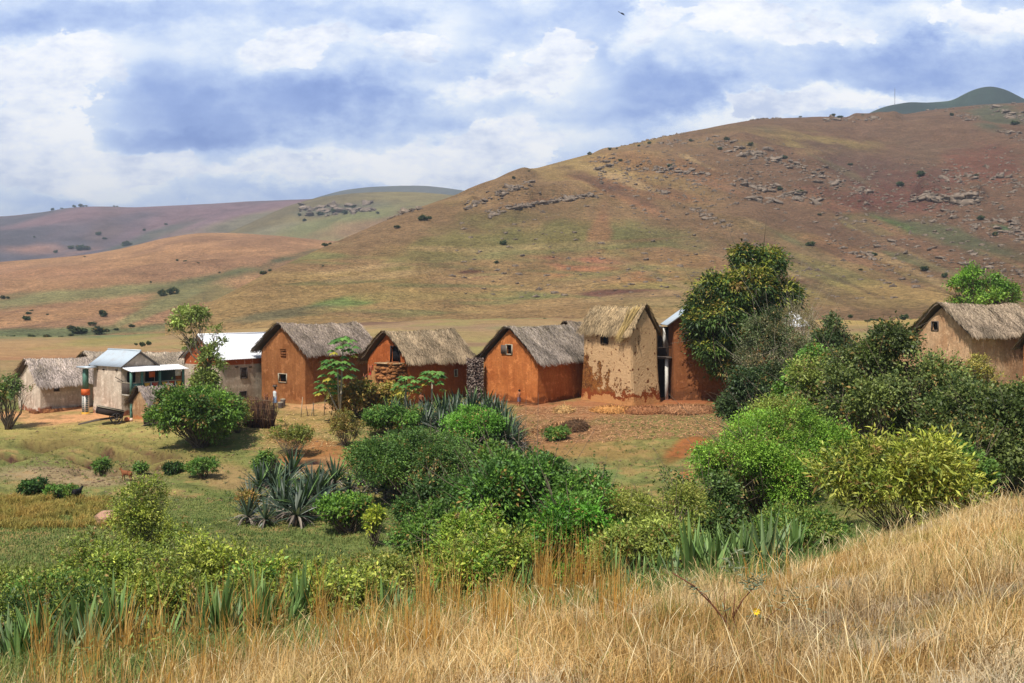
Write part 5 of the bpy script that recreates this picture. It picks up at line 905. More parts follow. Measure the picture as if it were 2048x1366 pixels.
# ================================================================== papaya trees, fences, props
def papaya(label, px, Y, heads, seed):
    """heads: (px, py, radius px); the trunk forks to each"""
    g = np.random.default_rng(seed); p0 = at(px, Y); o = empty('papaya_tree', p0, label=label, cat='tree'); t = MB(); k = Y/F
    for i, (hx, hy, r) in enumerate(heads):
        top = np.array([(hx-px)*k, g.normal()*.15, EYE-(hy-600)*k-p0[2]]); s = np.array([0, 0, 0 if i == 0 else top[2]*.35]); t.tube([s-[0, 0, .1], s+(top-s)*np.array([.5, .5, .4]), top], [.10 if i == 0 else .07, .08 if i == 0 else .06, .045], 7)
        b = MB(); n = 22; Rr = r*k
        for j in range(n):
            az = j*2.4; el = R(70-100*(j/n)+g.normal()*8); L = Rr*(.75+.35*g.random()); d = np.array([math.cos(az)*math.cos(el), math.sin(az)*math.cos(el), math.sin(el)]); e = top+d*L; e[2] -= L*.18
            b.tube([top, top+d*L*.6+[0, 0, .03], e], [.014, .012, .01], 4, SA((150, 160, 90))); cl = SA([(96, 138, 62), (80, 120, 54), (112, 150, 70)][j % 3])*(.8+.4*g.random()) if j < n-2 else SA((170, 158, 62))
            for q in range(7):
                a2 = az+(q-3)*.75; dd = np.array([math.cos(a2), math.sin(a2), -.35-.3*g.random()]); ll = Rr*(.55-.05*abs(q-3)); sd = np.array([-math.sin(a2), math.cos(a2), 0])*ll*.34; b.add([e, e+dd*ll*.5+sd, e+dd*ll-[0, 0, .02], e+dd*ll*.5-sd], [[0, 1, 2, 3]], None, cl)
        b.build('crown', M['leaf'], o, False, True)
    t.build('trunk', M['palewood'], o)
papaya('tallest papaya with three tufts of leaves in front of the large orange house', 678, 79, [(686, 690, 24), (676, 735, 30), (653, 772, 22)], 1)
papaya('small papaya with a drooping green tuft before the dark stair corner', 808, 79.5, [(812, 768, 22)], 2)
papaya('small papaya with a yellowing tuft before the side wall of the orange house', 862, 80.5, [(864, 757, 24)], 3)
# stick fence
f = empty('stick_fence', at(660, 82.5), label='row of thin crooked sticks fencing the yard below the large orange house', cat='fence'); f0 = Vector(f.location)
for px, top, ln in ((602, 792, 3), (616, 812, -4), (622, 806, 6), (628, 803, -2), (648, 800, 2), (662, 812, 4), (676, 806, -3), (694, 796, 3), (706, 806, -5), (718, 800, 4), (731, 812, -2), (745, 808, 3)):
    p = Vector(at(px, 82.2+rng.normal()*.25))-f0; h = (832-top)/F*82; b = MB(); b.tube([p+Vector((0, 0, -.1)), p+Vector((ln/F*40, 0, h*.5)), p+Vector((ln/F*82, .03, h))], [.035, .03, .02], 5); b.build('post', M['palewood'] if px % 4 else M['bark'], f)
# brush fence
Yb = 78.5; pa, pb = np.array(at(488, Yb+.6)), np.array(at(548, Yb-.4)); f = empty('brush_fence', tuple(pa), label='dark woven brush fence right of the tall leafy bush', cat='fence')
b = MB(); L = pb-pa; hb = 62/F*Yb
for i in range(420):
    t = rng.random(); s = L*t+np.array([0, rng.normal()*.08, -.05]); e = s+np.array([rng.normal()*.25, rng.normal()*.1, hb*(.75+.32*rng.random())]); b.tube([s, (s+e)/2+rng.normal(size=3)*.04, e], [.018, .014, .006], 4, SA([(88, 62, 48), (60, 44, 38), (120, 90, 66)][i % 3]))
for z in (.3, .62, .9): b.tube([np.array([0, -.1, hb*z]), L*.5+[0, -.1, hb*z+.03], L+[0, -.1, hb*z]], [.03]*3, 5, SA((120, 96, 76)))
b.build('brushwood', M['strawattr'], f, False, True); b = MB(); b.tube([L+[0.02, -.05, -.1], L+[0, -.05, hb*1.05]], .045, 6); b.build('post', M['darkwood'], f)
# stacked firewood screen between two orange houses
Yw = 88.5; pa = np.array(at(934, Yw)); wl = 33/F*Yw; hw = EYE-(716-600)/F*Yw-pa[2]; f = empty('firewood_stack', tuple(pa), label='tall dark screen of stacked crooked firewood between the two orange houses', cat='firewood')
b = MB(); b.box((0, .25, -.2), (wl, .45, hw*.97), col=SA((34, 26, 24)))
for i in range(700):
    x, z = wl*rng.random(), hw*rng.random(); a = rng.normal()*1.0+1.2; l = .12+.16*rng.random(); d = np.array([math.cos(a)*l, -.05, math.sin(a)*l]); p0 = np.array([x, .12*rng.random(), z]); b.tube([p0-d/2, p0+rng.normal(size=3)*.03, p0+d/2], [.022, .026, .016], 4, SA([(178, 160, 148), (120, 100, 92), (70, 56, 52)][i % 3]))
b.build('logs', M['strawattr'], f, False, True)
# cart
Yc = 82.6; o = empty('ox_cart', at(222, Yc), R(24), label='dark wooden ox cart tipped on its shafts before the tall pale house', cat='cart'); tl = Matrix.Rotation(R(14), 4, 'Y')  # front (-x) dips
b = MB(); L_, Wc, hh = 1.9, 1.15, .5; Z = .62
TR = Matrix.Translation((0, 0, Z)) @ tl
# body panels
bd = empty('body'); bd.parent = o
def cpart(lo, hi, name='side_board', mat='darkwood', par=bd): b = MB(); b.box(lo, hi, M=TR, jit=.004); return b.build(name, M[mat], par)
cpart((-1.05, -.5, 0), (.75, .5, .05), 'floor_board'); cpart((-1.05, -.56, .0), (.75, -.503, .5)); cpart((-1.05, .503, .0), (.75, .56, .5)); cpart((-1.11, -.56, .0), (-1.053, .56, .5), 'end_board'); cpart((.753, -.56, .0), (.81, .56, .55), 'end_board')
b = MB(); 
for a in (((-1.13, -.6, .503), (.83, -.52, .55)), ((-1.13, .52, .503), (.83, .6, .55)), ((-1.15, -.515, .503), (-1.05, .515, .56))): b.box(*a, M=TR)
b.build('top_rail', M['palewood'], bd)
for s_ in (-1, 1):
    b = MB(); y = s_*.7; c = np.array([.35, y, .42]); r = .42; th = np.linspace(0, 2*math.pi, 33)
    b.tube([c+np.array([math.cos(t)*r*.93, 0, math.sin(t)*r*.93]) for t in th], .045, 6); wz = b.build('wheel', M['iron'], o)
    b = MB()
    for t in th[::4][:-1]: b.tube([c, c+np.array([math.cos(t)*r*.9, 0, math.sin(t)*r*.9])], .02, 4)
    b.tube([c-[0, .08, 0], c+[0, .08, 0]], .08, 8); b.build('spokes', M['wood'], wz)
    b = MB(); b.tube([np.array([.7, s_*.34, .5]), np.array([-1.0, s_*.32, .33]), np.array([-2.3, s_*.2, .06])], [.05, .05, .035], 6); b.build('shaft', M['wood'], o)
b = MB(); b.tube([(.35, -.75, .42), (.35, .75, .42)], .04, 6); b.build('axle', M['iron'], o)
# planks and box by the shed
o = empty('plank_pile', at(312, 81.2), R(14), label='low pile of grey planks on the ground in front of the shed', cat='planks')
for i, (x, y, z, a, l) in enumerate(((-.9, 0, .05, 3, 2.2), (-.7, .15, .1, -4, 2.0), (-.6, -.1, .15, 8, 1.8), (-1.0, .25, .05, 12, 1.9))):
    b = MB(); b.box((x, y, z), (x+l, y+.16, z+.04), M=Matrix.Rotation(R(-a*.5), 4, 'Y') @ Matrix.Rotation(R(a), 4, 'Z')); b.build('plank', M['wood'], o)
o = empty('wooden_crate', at(300, 82), R(20), label='brown wooden crate standing between the shed and the planks', cat='crate'); b = MB(); b.box((-.45, -.25, .02), (.45, .25, .48), jit=.01); b.build('box', M['darkwood'], o); b = MB(); b.box((-.5, -.3, .483), (.5, .3, .54)); b.build('lid', M['wood'], o)
b = MB(); b.blob((0, 0, .16), (.22, .2, .18), 10, 7, .15, SA((214, 124, 88))); b.blob((.3, .05, .12), (.14, .14, .13), 9, 6, .15, SA((226, 190, 170))); o = b.build('cloth_bundle', M['cloth'], None, True, True); o.location = at(254, 83.2); tag(o, 'small orange and white bundle on the ground between cart and shed', 'bundle')
# mortars and block in front of the large orange house
def lathe_obj(name, label, cat, px, Y, prof, mat, lidmat=None):
    o = empty(name, at(px, Y), label=label, cat=cat); b = MB(); n = 16; th = np.arange(n)*2*math.pi/n; V = [[r*math.cos(t), r*math.sin(t), z] for r, z in prof for t in th]; m_ = len(prof)
    V += [[0, 0, prof[0][1]], [0, 0, prof[-1][1]]]; Q = [[i*n+j, i*n+(j+1) % n, (i+1)*n+(j+1) % n, (i+1)*n+j] for i in range(m_-1) for j in range(n)]; T = [[m_*n, (j+1) % n, j] for j in range(n)]+[[m_*n+1, (m_-1)*n+j, (m_-1)*n+(j+1) % n] for j in range(n)]; b.add(V, Q, T); b.build('body', M[mat], o, True)
    if lidmat: b = MB(); b.blob((0, 0, prof[-1][1]+.03), (prof[-1][0]*1.05, prof[-1][0]*1.05, .05), 14, 6); b.build('lid', M[lidmat], o, True)
    return o
lathe_obj('wooden_mortar', 'brown wooden mortar right of the woman in blue', 'mortar', 561, 86.3, [(.2, -.05), (.19, .05), (.2, .3), (.23, .42)], 'wood', 'palewood')
lathe_obj('wooden_mortar', 'taller wooden mortar half hidden behind the nearer mortar', 'mortar', 566, 87.0, [(.2, -.05), (.18, .1), (.19, .4), (.22, .55)], 'wood', 'palewood')
o = empty('clay_oven', at(526, 86.9), R(10), label='dark square mud block beside the standing woman', cat='block'); b = MB(); b.box((-.42, -.3, -.1), (.42, .3, .52), jit=.02); b.build('body', M['browmud'], o); b = MB(); b.blob((.1, 0, .56), (.16, .14, .07), 10, 6, .2); b.build('lid', M['palewood'], o, True)
def stone(name, label, cat, px, py, r, col, Y0=44, seed=0):
    p = hit(px, py, Y0); b = MB(); b.blob((0, 0, r[2]*.3), r, 18, 12, .35, SA(col), seed=seed, freq=1.6); o = b.build(name, M['rockattr'], None, True, True); o.location = p; tag(o, label, cat); return o
stone('boulder', 'smooth pinkish boulder half buried in the meadow below the black goat', 'boulder', 222, 1045, (.75, .5, .42), (206, 160, 132), 40, 3)
stone('boulder', 'long brown stone lying at the foot of the bright orange house', 'boulder', 1076, 802, (.5, .25, .18), (150, 100, 70), 80, 4)
def heap(name, label, cat, px, py, rx, rz, col, n, Ys=None, blade=.03, Y0=60):
    p = np.array(hit(px, py, Y0) if Ys is None else at(px, Ys)); b = MB(); b.blob((0, 0, 0), (rx*.8, rx*.55, rz*.7), 26, 14, .35, SA(col)*.5, seed=px, freq=2.5); g = np.random.default_rng(px)
    for i in range(n):
        D = g.normal(size=3); D[2] = abs(D[2]); D /= np.linalg.norm(D); c = D*np.array([rx, rx*.7, rz])*(.75+.4*g.random())+np.array([0, 0, .05*g.random()]); d = np.cross(D, g.normal(size=3)); d /= np.linalg.norm(d); d = d+D*.5*g.normal()+g.normal(size=3)*.2; l = (.15+.3*g.random()); w = np.cross(d, D)*blade*.5
        b.add([c-d*l/2-w, c-d*l/2+w, c+d*l/2+w+D*.06, c+d*l/2-w+D*.06], [[0, 1, 2, 3]], None, SA(col)*(.5+.9*g.random()))
    o = b.build(name, M['strawattr'], None, False, True); o.location = tuple(p); tag(o, label, cat); return o
heap('straw_heap', 'long low heap of reddish straw right of the peeling tower', 'straw', 1375, 798, 2.2, .34, (170, 124, 88), 6000, 82)
heap('straw_heap', 'rough reddish dirt bank just right of the tower wall', 'straw', 1290, 800, 1.7, .26, (164, 112, 76), 4000, 82.2)
heap('straw_heap', 'small pointed heap of pale straw beside the corner of the orange house', 'straw', 1128, 800, .7, .42, (204, 166, 112), 1500, 82.5)
heap('straw_heap', 'flat pile of orange earth and straw at the foot of the peeling tower', 'straw', 1225, 800, 1.5, .2, (204, 150, 90), 3000, 82.6)
heap('brush_heap', 'round dark heap of dead brush on the bare slope', 'brushwood', 1150, 856, .95, .55, (110, 84, 62), 2600, None, .04)
# dead branches
o = empty('dead_branch', at(1985, 30), label='bare grey branch lying on the crest at the right edge', cat='branch'); b = MB()
for i in range(9):
    s = np.array([-.4+.12*i, rng.normal()*.1, .1]); e = s+np.array([rng.normal()*.5+.15, rng.normal()*.2, .35+.45*rng.random()]); b.tube([s, (s+e)/2+rng.normal(size=3)*.06, e], [.014, .01, .004], 4)
b.tube([(-.9, 0, .12), (0, 0, .22), (1.1, .1, .2)], [.02, .02, .012], 5); b.build('branch', M['palewood'], o)
# foreground twiggy shrub with a yellow flower
Yt = 9.6; o = empty('flowering_twig', at(1480, Yt), label='nearly leafless reddish twig plant with one yellow flower in the near grass', cat='plant'); z0 = o.location.z; kx = Yt/F
def tp(px, py, dy=0): return np.array([(px-1480)*kx, dy, EYE-(py-600)*kx-z0])
b = MB(); base = np.array([0, 0, -.03])
for P, r in (([base, tp(1474, 1300), tp(1455, 1248), tp(1425, 1210), tp(1388, 1172), tp(1345, 1146)], .007), ([base, tp(1478, 1290), tp(1466, 1230), tp(1470, 1190)], .005), ([tp(1466, 1235), tp(1485, 1200), tp(1503, 1180), tp(1516, 1166)], .004), ([tp(1425, 1210), tp(1412, 1190), tp(1398, 1182)], .003), ([base, tp(1500, 1298), tp(1530, 1300), tp(1562, 1297)], .004), ([tp(1478, 1290), tp(1495, 1250), tp(1512, 1226)], .003), ([tp(1455, 1248), tp(1448, 1210), tp(1450, 1180)], .003), ([tp(1500, 1298), tp(1540, 1230), tp(1580, 1200), tp(1615, 1196)], .0025)): b.tube(P, np.linspace(r*1.9, r*.8, len(P)), 6)
b.build('stem', newstem := mat_simple('red_stem', S(110, 66, 44), .7, scale=30), o)
g = rng; P = []; 
for (px, py, n_, s_) in ((1512, 1164, 60, 10), (1500, 1172, 30, 9), (1400, 1180, 16, 9), (1378, 1170, 10, 8), (1460, 1138, 24, 8), (1465, 1120, 20, 7), (1480, 1106, 14, 7), (1600, 1200, 22, 22), (1560, 1215, 16, 20), (1512, 1236, 16, 6), (1440, 1220, 8, 8)):
    for i in range(n_): P.append(tp(px+g.normal()*s_, py+g.normal()*s_*.6, g.normal()*.04))
P = np.array(P); A = g.normal(size=P.shape); A[:, 2] = abs(A[:, 2])*.6; A /= np.linalg.norm(A, axis=1)[:, None]; V, Q, c = leafmesh(P, A, .06+.03*g.random(len(P)), .013, np.array([S(124, 132, 104)]*len(P))*(.7+.6*g.random(len(P)))[:, None]); mesh_np('leaves', V, Q, M['leaf'], o, c)
b = MB(); fc = tp(1512, 1222)
for i in range(9): a = i*.7; d = np.array([math.cos(a), -.5, math.sin(a)]); d /= np.linalg.norm(d); sd = np.cross(d, [0, 1, 0])*.012; b.add([fc, fc+d*.02+sd, fc+d*.042, fc+d*.02-sd], [[0, 1, 2, 3]], None, SA((236, 200, 20)))
b.blob(fc, (.012, .012, .012), 8, 6, 0, SA((220, 170, 20))); b.build('flower', M['cloth'], o, False, True)
# radio mast on the far skyline
q, d = on_hill(PEAK, 1789, 208); o = empty('radio_mast', tuple(q), label='thin radio mast on the skyline left of the domed peak', cat='mast'); b = MB(); H_ = 24; r_ = .45
for a in range(3): t = a*2.094; b.tube([(r_*math.cos(t), r_*math.sin(t), -1), (r_*.7*math.cos(t), r_*.7*math.sin(t), H_)], .09, 4)
for i in range(24):
    for a in range(3): t0, t1 = a*2.094, (a+1)*2.094; b.tube([(r_*math.cos(t0), r_*math.sin(t0), i), (r_*math.cos(t1), r_*math.sin(t1), i+1)], .05, 3)
b.build('lattice', M['wood'], o); b = MB(); b.tube([(0, 0, H_), (0, 0, H_+3)], .08, 5); b.build('antenna', M['wood'], o)

# ================================================================== people and animals
def skin_obj(name, V, E, Rd, mat, parent, sub=1):
    me = bpy.data.meshes.new(name); me.from_pydata([tuple(v) for v in V], E, []); o = bpy.data.objects.new(name, me); link(o, parent); md = o.modifiers.new('s', 'SKIN'); md.use_smooth_shade = True
    if not me.skin_vertices: o.data.skin_vertices
    for i, r in enumerate(Rd): sv = me.skin_vertices[0].data[i]; sv.radius = (r, r) if isinstance(r, (int, float)) else r; sv.use_root = (i == 0)
    s = o.modifiers.new('u', 'SUBSURF'); s.levels = s.render_levels = sub
    bpy.context.view_layer.update(); dg = bpy.context.evaluated_depsgraph_get(); n = bpy.data.meshes.new_from_object(o.evaluated_get(dg)); o.modifiers.clear(); o.data = n; n.materials.clear(); n.materials.append(mat); n.polygons.foreach_set('use_smooth', np.ones(len(n.polygons), bool)); return o
M['skin'] = mat_simple('skin', S(158, 100, 70), .75, scale=20, b=.05); M['hair'] = mat_simple('hair', S(24, 18, 16), .7, scale=60)
def person(label, loc, h, rz, arms, legs, lean=0, torso=None, lower=None, hat=None, seat=0.0, hair=True, scarf=None, extras=None):
    """arms / legs: two joint chains each, in units of height, x right, y forward"""
    o = empty('person', loc, rz, label=label, cat='person'); V = []; Rd = []; E = []
    def add(p, r, par=None): V.append(np.array(p)*h); Rd.append(r*h); (E.append((par, len(V)-1)) if par is not None else None); return len(V)-1
    dz = -seat; ly = lambda z: lean*(z-.53)
    pel = add((0, ly(.53), .53+dz), .075); wa = add((0, ly(.61), .61+dz), .07, pel); ch = add((0, ly(.72), .72+dz), .088, wa); nb = add((0, ly(.81), .81+dz), .05, ch); nk = add((0, ly(.85)+.005, .85+dz), .03, nb); hd = add((0, ly(.9)+.012, .905+dz), .056, nk); ht = add((0, ly(.96)+.01, .955+dz), .05, hd); add((0, ly(.9)+.07, .895+dz), .018, hd)
    for sgn, ch_ in zip((-1, 1), arms):
        sh = add((sgn*.105, ly(.8), .795+dz), .034, nb); el = add(ch_[0], .026, sh); wr = add(ch_[1], .018, el); d = np.array(ch_[1])-np.array(ch_[0]); d = d/np.linalg.norm(d); pm = add(np.array(ch_[1])+d*.03, .022, wr)
        for i in range(4): a = np.array(ch_[1])+d*.06+np.array([(i-1.5)*.011, 0, 0]); f1 = add(a, .0065, pm); add(a+d*(.022+.006*(i in (1, 2)))+np.array([0, .006, -.004]), .005, f1)
        t1 = add(np.array(ch_[1])+d*.035+np.array([-sgn*.022, .012, 0]), .007, pm); add(np.array(ch_[1])+d*.055+np.array([-sgn*.03, .02, 0]), .006, t1)
    for sgn, ch_ in zip((-1, 1), legs):
        hp = add((sgn*.05, 0, .5+dz), .052, pel); kn = add(ch_[0], .036, hp); an = add(ch_[1], .023, kn); add(np.array(ch_[1])+np.array([0, .075, -.022]), .02, an)
    skin_obj('body', V, E, Rd, M['skin'], o)
    b = MB()
    if hair: b.blob((0, (ly(.93)-.012)*h, (.94+dz)*h), (.062*h, .066*h, .062*h), 12, 8, .1); b.build('hair', M['hair'], o, True)
    b = MB()
    for s_ in (-1, 1): b.blob((s_*.022*h, (ly(.92)+.066)*h, (.925+dz)*h), (.007*h,)*3, 6, 4)
    b.build('eyes', M['dark'], o, True)
    def cloth(name, rings, col):
        b = MB(); n = 14; th = np.arange(n)*2*math.pi/n; V = []; 
        for (z, rx, ry, y0) in rings: V += [[rx*h*math.cos(t), (y0+ry*math.sin(t))*h, (z+dz)*h] for t in th]
        m_ = len(rings); Q = [[i*n+j, i*n+(j+1) % n, (i+1)*n+(j+1) % n, (i+1)*n+j] for i in range(m_-1) for j in range(n)]; b.add(V, Q, None, SA(col)); b.build(name, M['cloth'], o, True, True)
    if torso: cloth('shirt', [(.5, .1, .09, 0), (.6, .092, .082, ly(.6)), (.7, .105, .088, ly(.7)), (.78, .12, .075, ly(.78)), (.825, .055, .05, ly(.82))], torso)
    if lower: cloth(lower[0], [(z, r, r*.85, 0) for z, r in lower[1]], lower[2])
    if scarf: b = MB(); b.blob((0, (ly(.93)-.005)*h, (.945+dz)*h), (.07*h, .075*h, .068*h), 12, 8, .12, SA(scarf)); b.build('headscarf', M['cloth'], o, True, True)
    return o
DN = ([(-.15, 0, .62), (-.17, .03, .47)], [(.15, 0, .62), (.17, .03, .47)]); ST = ([(-.055, .01, .28), (-.055, 0, .045)], [(.055, .02, .28), (.055, .0, .045)])
person('woman in a pale blue dress with a basket on her head outside the orange house', at(550, 86.7), 1.6, R(150), ([(-.15, 0, .62), (-.18, .05, .47)], [(.16, 0, .64), (.2, .06, .5)]), ST, torso=(196, 200, 200), lower=('skirt', [(.24, .115), (.4, .115), (.56, .095), (.6, .085)], (134, 158, 190)))
o = [c for c in bpy.data.objects if c.name.startswith('person') and c.get('label', '').startswith('woman in a pale')][0]; q = empty('basket', (o.location.x, o.location.y, o.location.z+1.6), label='brown basket balanced on the head of the woman in blue', cat='basket'); b = MB(); b.blob((0, 0, .1), (.2, .2, .11), 14, 8, .1); b.build('bowl', M['wood'], q, True); b = MB(); b.blob((0, 0, .19), (.15, .15, .09), 12, 7, .4); b.build('contents', M['browmud'], q, True)
person('small child in dark clothes sitting on the mud block beside the woman', (at(533, 86.9)[0], at(533, 86.9)[1], at(533, 86.9)[2]+.5), 1.0, R(170), ([(-.14, .05, .66), (-.12, .15, .58)], [(.14, .05, .66), (.12, .15, .58)]), ([(-.06, .2, .5), (-.06, .22, .28)], [(.06, .2, .5), (.06, .22, .28)]), torso=(60, 40, 46), lower=('shorts', [(.42, .1), (.5, .105), (.56, .09)], (46, 40, 50)), seat=.47)
hd_ = HD; ca, sa = math.cos(hd_.a), math.sin(hd_.a)
def onst(d, t, z): return (hd_.xc-sa*d-ca*t, hd_.Yc-ca*d+sa*t, hd_.z+z)
tt = STAIR[1]; z0 = STAIR[2]
def stz(k): return z0-.25-k*(z0/nst)
SIT = ([(-.07, .22, .51), (-.07, .26, .27)], [(.07, .22, .51), (.07, .26, .27)]); SA_ = ([(-.14, .06, .66), (-.08, .18, .56)], [(.14, .06, .66), (.08, .18, .56)])
person('child in red with a red hood sitting on the upper stair blocks', onst(1.05, tt+.85, stz(2)+.02), 1.25, R(170), SA_, SIT, torso=(222, 70, 72), lower=('skirt', [(.44, .11), (.5, .12), (.56, .095)], (206, 60, 66)), seat=.47, scarf=(226, 92, 88))
person('child in dark pink sitting one step below the child in red', onst(1.05, tt+1.42, stz(4)+.02), 1.2, R(160), SA_, SIT, torso=(190, 66, 96), lower=('skirt', [(.44, .11), (.5, .12), (.56, .095)], (120, 40, 66)), seat=.47)
person('bare-chested boy in grey shorts walking at the foot of the bright orange house', at(1038, 85.2), 1.35, R(-70), ([(-.13, .06, .62), (-.13, .14, .5)], [(.14, -.07, .62), (.15, -.05, .47)]), ([(-.055, .1, .29), (-.055, .06, .06)], [(.055, -.04, .28), (.055, -.16, .07)]), lean=.08, lower=('shorts', [(.3, .105), (.4, .11), (.5, .1), (.56, .088)], (96, 92, 110)))
person('bare-chested child half hidden by aloes at the orange side wall', at(842, 84.6), 1.25, R(200), ([(-.15, .1, .7), (-.13, .2, .78)], [(.15, .1, .66), (.13, .2, .62)]), ST, lower=('shorts', [(.3, .1), (.42, .11), (.56, .09)], (110, 96, 84)))
def goat(label, loc, rz, col, s=1.0, look=0.0):
    o = empty('goat', loc, rz, s, label=label, cat='goat'); V = []; Rd = []; E = []
    def add(p, r, par=None): V.append(np.array(p, float)); Rd.append(r); (E.append((par, len(V)-1)) if par is not None else None); return len(V)-1
    a = add((0, 0, .5), (.13, .15)); c = add((.26, 0, .5), (.12, .15), a); r_ = add((-.26, 0, .5), (.11, .13), a); nk = add((.38, 0, .6), .075, c); hd = add((.48, look*.03, .74), .06, nk); add((.6, look*.06, .68), .035, hd); tl = add((-.36, 0, .56), .03, r_); add((-.4, 0, .62), .015, tl)
    for x, par, hind in ((.25, c, 0), (-.27, r_, 1)):
        for sy in (-1, 1):
            u = add((x, sy*.08, .4), .055 if not hind else .065, par); k = add((x+(.02 if not hind else .05), sy*.085, .27), .032, u); 
            if hind: k2 = add((x-.05, sy*.085, .17), .022, k); add((x-.02, sy*.085, .02), .02, k2)
            else: k2 = add((x, sy*.085, .14), .02, k); add((x+.01, sy*.085, .02), .02, k2)
    mt = mat_simple('coat_'+('a' if col[0] > 100 else 'b'), S(*col), .85, scale=18); skin_obj('body', V, E, Rd, mt, o)
    for sy in (-1, 1):
        b = MB(); b.tube([(.47, sy*.05, .79), (.43, sy*.12, .76)], [.022, .008], 5); b.build('ear', mt, o); b = MB(); b.tube([(.46, sy*.025, .8), (.42, sy*.03, .87), (.37, sy*.04, .9)], [.014, .01, .004], 5); b.build('horn', M['dark'], o)
p = hit(254, 964, 50); goat('reddish-brown goat standing on the meadow behind a slim green plant', p, R(160), (136, 82, 48), .95)
p = hit(153, 998, 50); goat('black goat standing on the meadow beside a light green shrub', p, R(70), (26, 22, 24), .9, .6)
# bird
Yb_ = 70; o = empty('bird', ((1243-1024)/F*Yb_, Yb_, EYE+(600-27)/F*Yb_), R(-20), label='dark bird gliding high in the cloudy sky', cat='bird'); o.rotation_euler = (R(20), R(28), R(15)); V = [(-.26, 0, 0), (-.1, 0, 0), (.05, 0, .01), (.16, 0, .02), (.24, 0, .01)]
skin_obj('body', V, [(1, 0), (1, 2), (2, 3), (3, 4)], [.035, .012, .045, .03, .008], M['dark'], o)
for s_ in (-1, 1):
    b = MB(); P = np.array([(.1, .02*s_, .02), (.13, .2*s_, .07), (.05, .42*s_, .05), (-.04, .2*s_, .05), (-.06, .02*s_, .01)]); b.add(np.concatenate([P, P-[0, 0, .012]]), [[0, 1, 3, 4], [8, 6, 5, 9] if 0 else [9, 8, 6, 5], [0, 5, 6, 1], [1, 6, 7, 2], [2, 7, 8, 3], [3, 8, 9, 4]], [[1, 2, 3], [8, 7, 6]]); b.build('wing', M['dark'], o)

# ================================================================== air, sky, sun, camera
hz = MB(); hz.box((-7600, -7600, -40), (7600, 7600, 420)); m, nt, p_, out = newmat('haze'); nt.nodes.remove(p_); v_ = nt.nodes.new('ShaderNodeVolumePrincipled'); v_.inputs['Color'].default_value = (.76, .86, 1, 1); v_.inputs['Density'].default_value = .0002; v_.inputs['Anisotropy'].default_value = .3
nt.links.new(v_.outputs[0], out.inputs['Volume']); o = hz.build('haze', m); tag(o, 'thin blue air over the whole valley', 'haze', kind='stuff')
SUN_AZ, SUN_EL = R(-27), R(57)       # azimuth seen from above: behind the camera, to its left
sd = Vector((math.sin(SUN_AZ)*math.cos(SUN_EL), -math.cos(SUN_AZ)*math.cos(SUN_EL), math.sin(SUN_EL)))
l = bpy.data.lights.new('sun', 'SUN'); l.energy = 5.0; l.angle = R(.5); l.color = (1, .95, .87); so = bpy.data.objects.new('sun', l); COL.objects.link(so); so.rotation_euler = sd.to_track_quat('Z', 'Y').to_euler(); so.location = (0, -20, 60)
w = bpy.data.worlds.new('World'); SC.world = w; w.use_nodes = True; nt = w.node_tree; nt.nodes.clear(); out = nt.nodes.new('ShaderNodeOutputWorld')
sky = nt.nodes.new('ShaderNodeTexSky'); sky.sky_type = 'NISHITA'; sky.sun_disc = False; sky.sun_elevation = SUN_EL; sky.sun_rotation = math.atan2(sd.x, sd.y); bg = nt.nodes.new('ShaderNodeBackground'); nt.links.new(sky.outputs[0], bg.inputs[0]); bg.inputs[1].default_value = .085
tc = nt.nodes.new('ShaderNodeTexCoord').outputs['Generated']; sp = nt.nodes.new('ShaderNodeSeparateXYZ'); nt.links.new(tc, sp.inputs[0])
ya = mathn(nt, 'MAXIMUM', mathn(nt, 'ABSOLUTE', sp.outputs[1]), .2); u = mathn(nt, 'DIVIDE', sp.outputs[0], ya); vv = mathn(nt, 'DIVIDE', sp.outputs[2], ya)
cb = nt.nodes.new('ShaderNodeCombineXYZ'); nt.links.new(u, cb.inputs[0]); nt.links.new(vv, cb.inputs[1]); uv = cb.outputs[0]
def wn(scale, det=8, ro=.6, stretch=(1, 2.2, 1)): return noise_node(nt, scaled(nt, uv, stretch), scale, det, ro)
wx = nt.nodes.new('ShaderNodeTexNoise'); wx.inputs['Scale'].default_value = 9; wx.inputs['Detail'].default_value = 7; wx.inputs['Roughness'].default_value = .62; nt.links.new(scaled(nt, uv, (1, 1.6, 1)), wx.inputs['Vector'])
sub = nt.nodes.new('ShaderNodeVectorMath'); sub.operation = 'SUBTRACT'; nt.links.new(wx.outputs['Color'], sub.inputs[0]); sub.inputs[1].default_value = (.5, .5, .5)
scv = nt.nodes.new('ShaderNodeVectorMath'); scv.operation = 'MULTIPLY_ADD'; nt.links.new(sub.outputs[0], scv.inputs[0]); scv.inputs[1].default_value = (.16, .09, 0); nt.links.new(uv, scv.inputs[2]); duv = scv.outputs[0]
def cloud(px, py, rx, ry, amp, ang=0):
    a = nt.nodes.new('ShaderNodeMapping'); a.vector_type = 'TEXTURE'; a.inputs['Location'].default_value = ((px-1024)/F, (600-py)/F, 0); a.inputs['Rotation'].default_value = (0, 0, R(ang)); a.inputs['Scale'].default_value = (rx/F, ry/F, 1); nt.links.new(duv, a.inputs['Vector'])
    L = nt.nodes.new('ShaderNodeVectorMath'); L.operation = 'LENGTH'; nt.links.new(a.outputs[0], L.inputs[0]); mr = nt.nodes.new('ShaderNodeMapRange'); mr.interpolation_type = 'SMOOTHERSTEP'; nt.links.new(L.outputs['Value'], mr.inputs['Value']); mr.inputs[1].default_value = .25; mr.inputs[2].default_value = 1.15; mr.inputs[3].default_value = amp; mr.inputs[4].default_value = 0; return mr.outputs[0]
acc = mathn(nt, 'ADD', mathn(nt, 'MULTIPLY', wn(6.5), .95), .12)
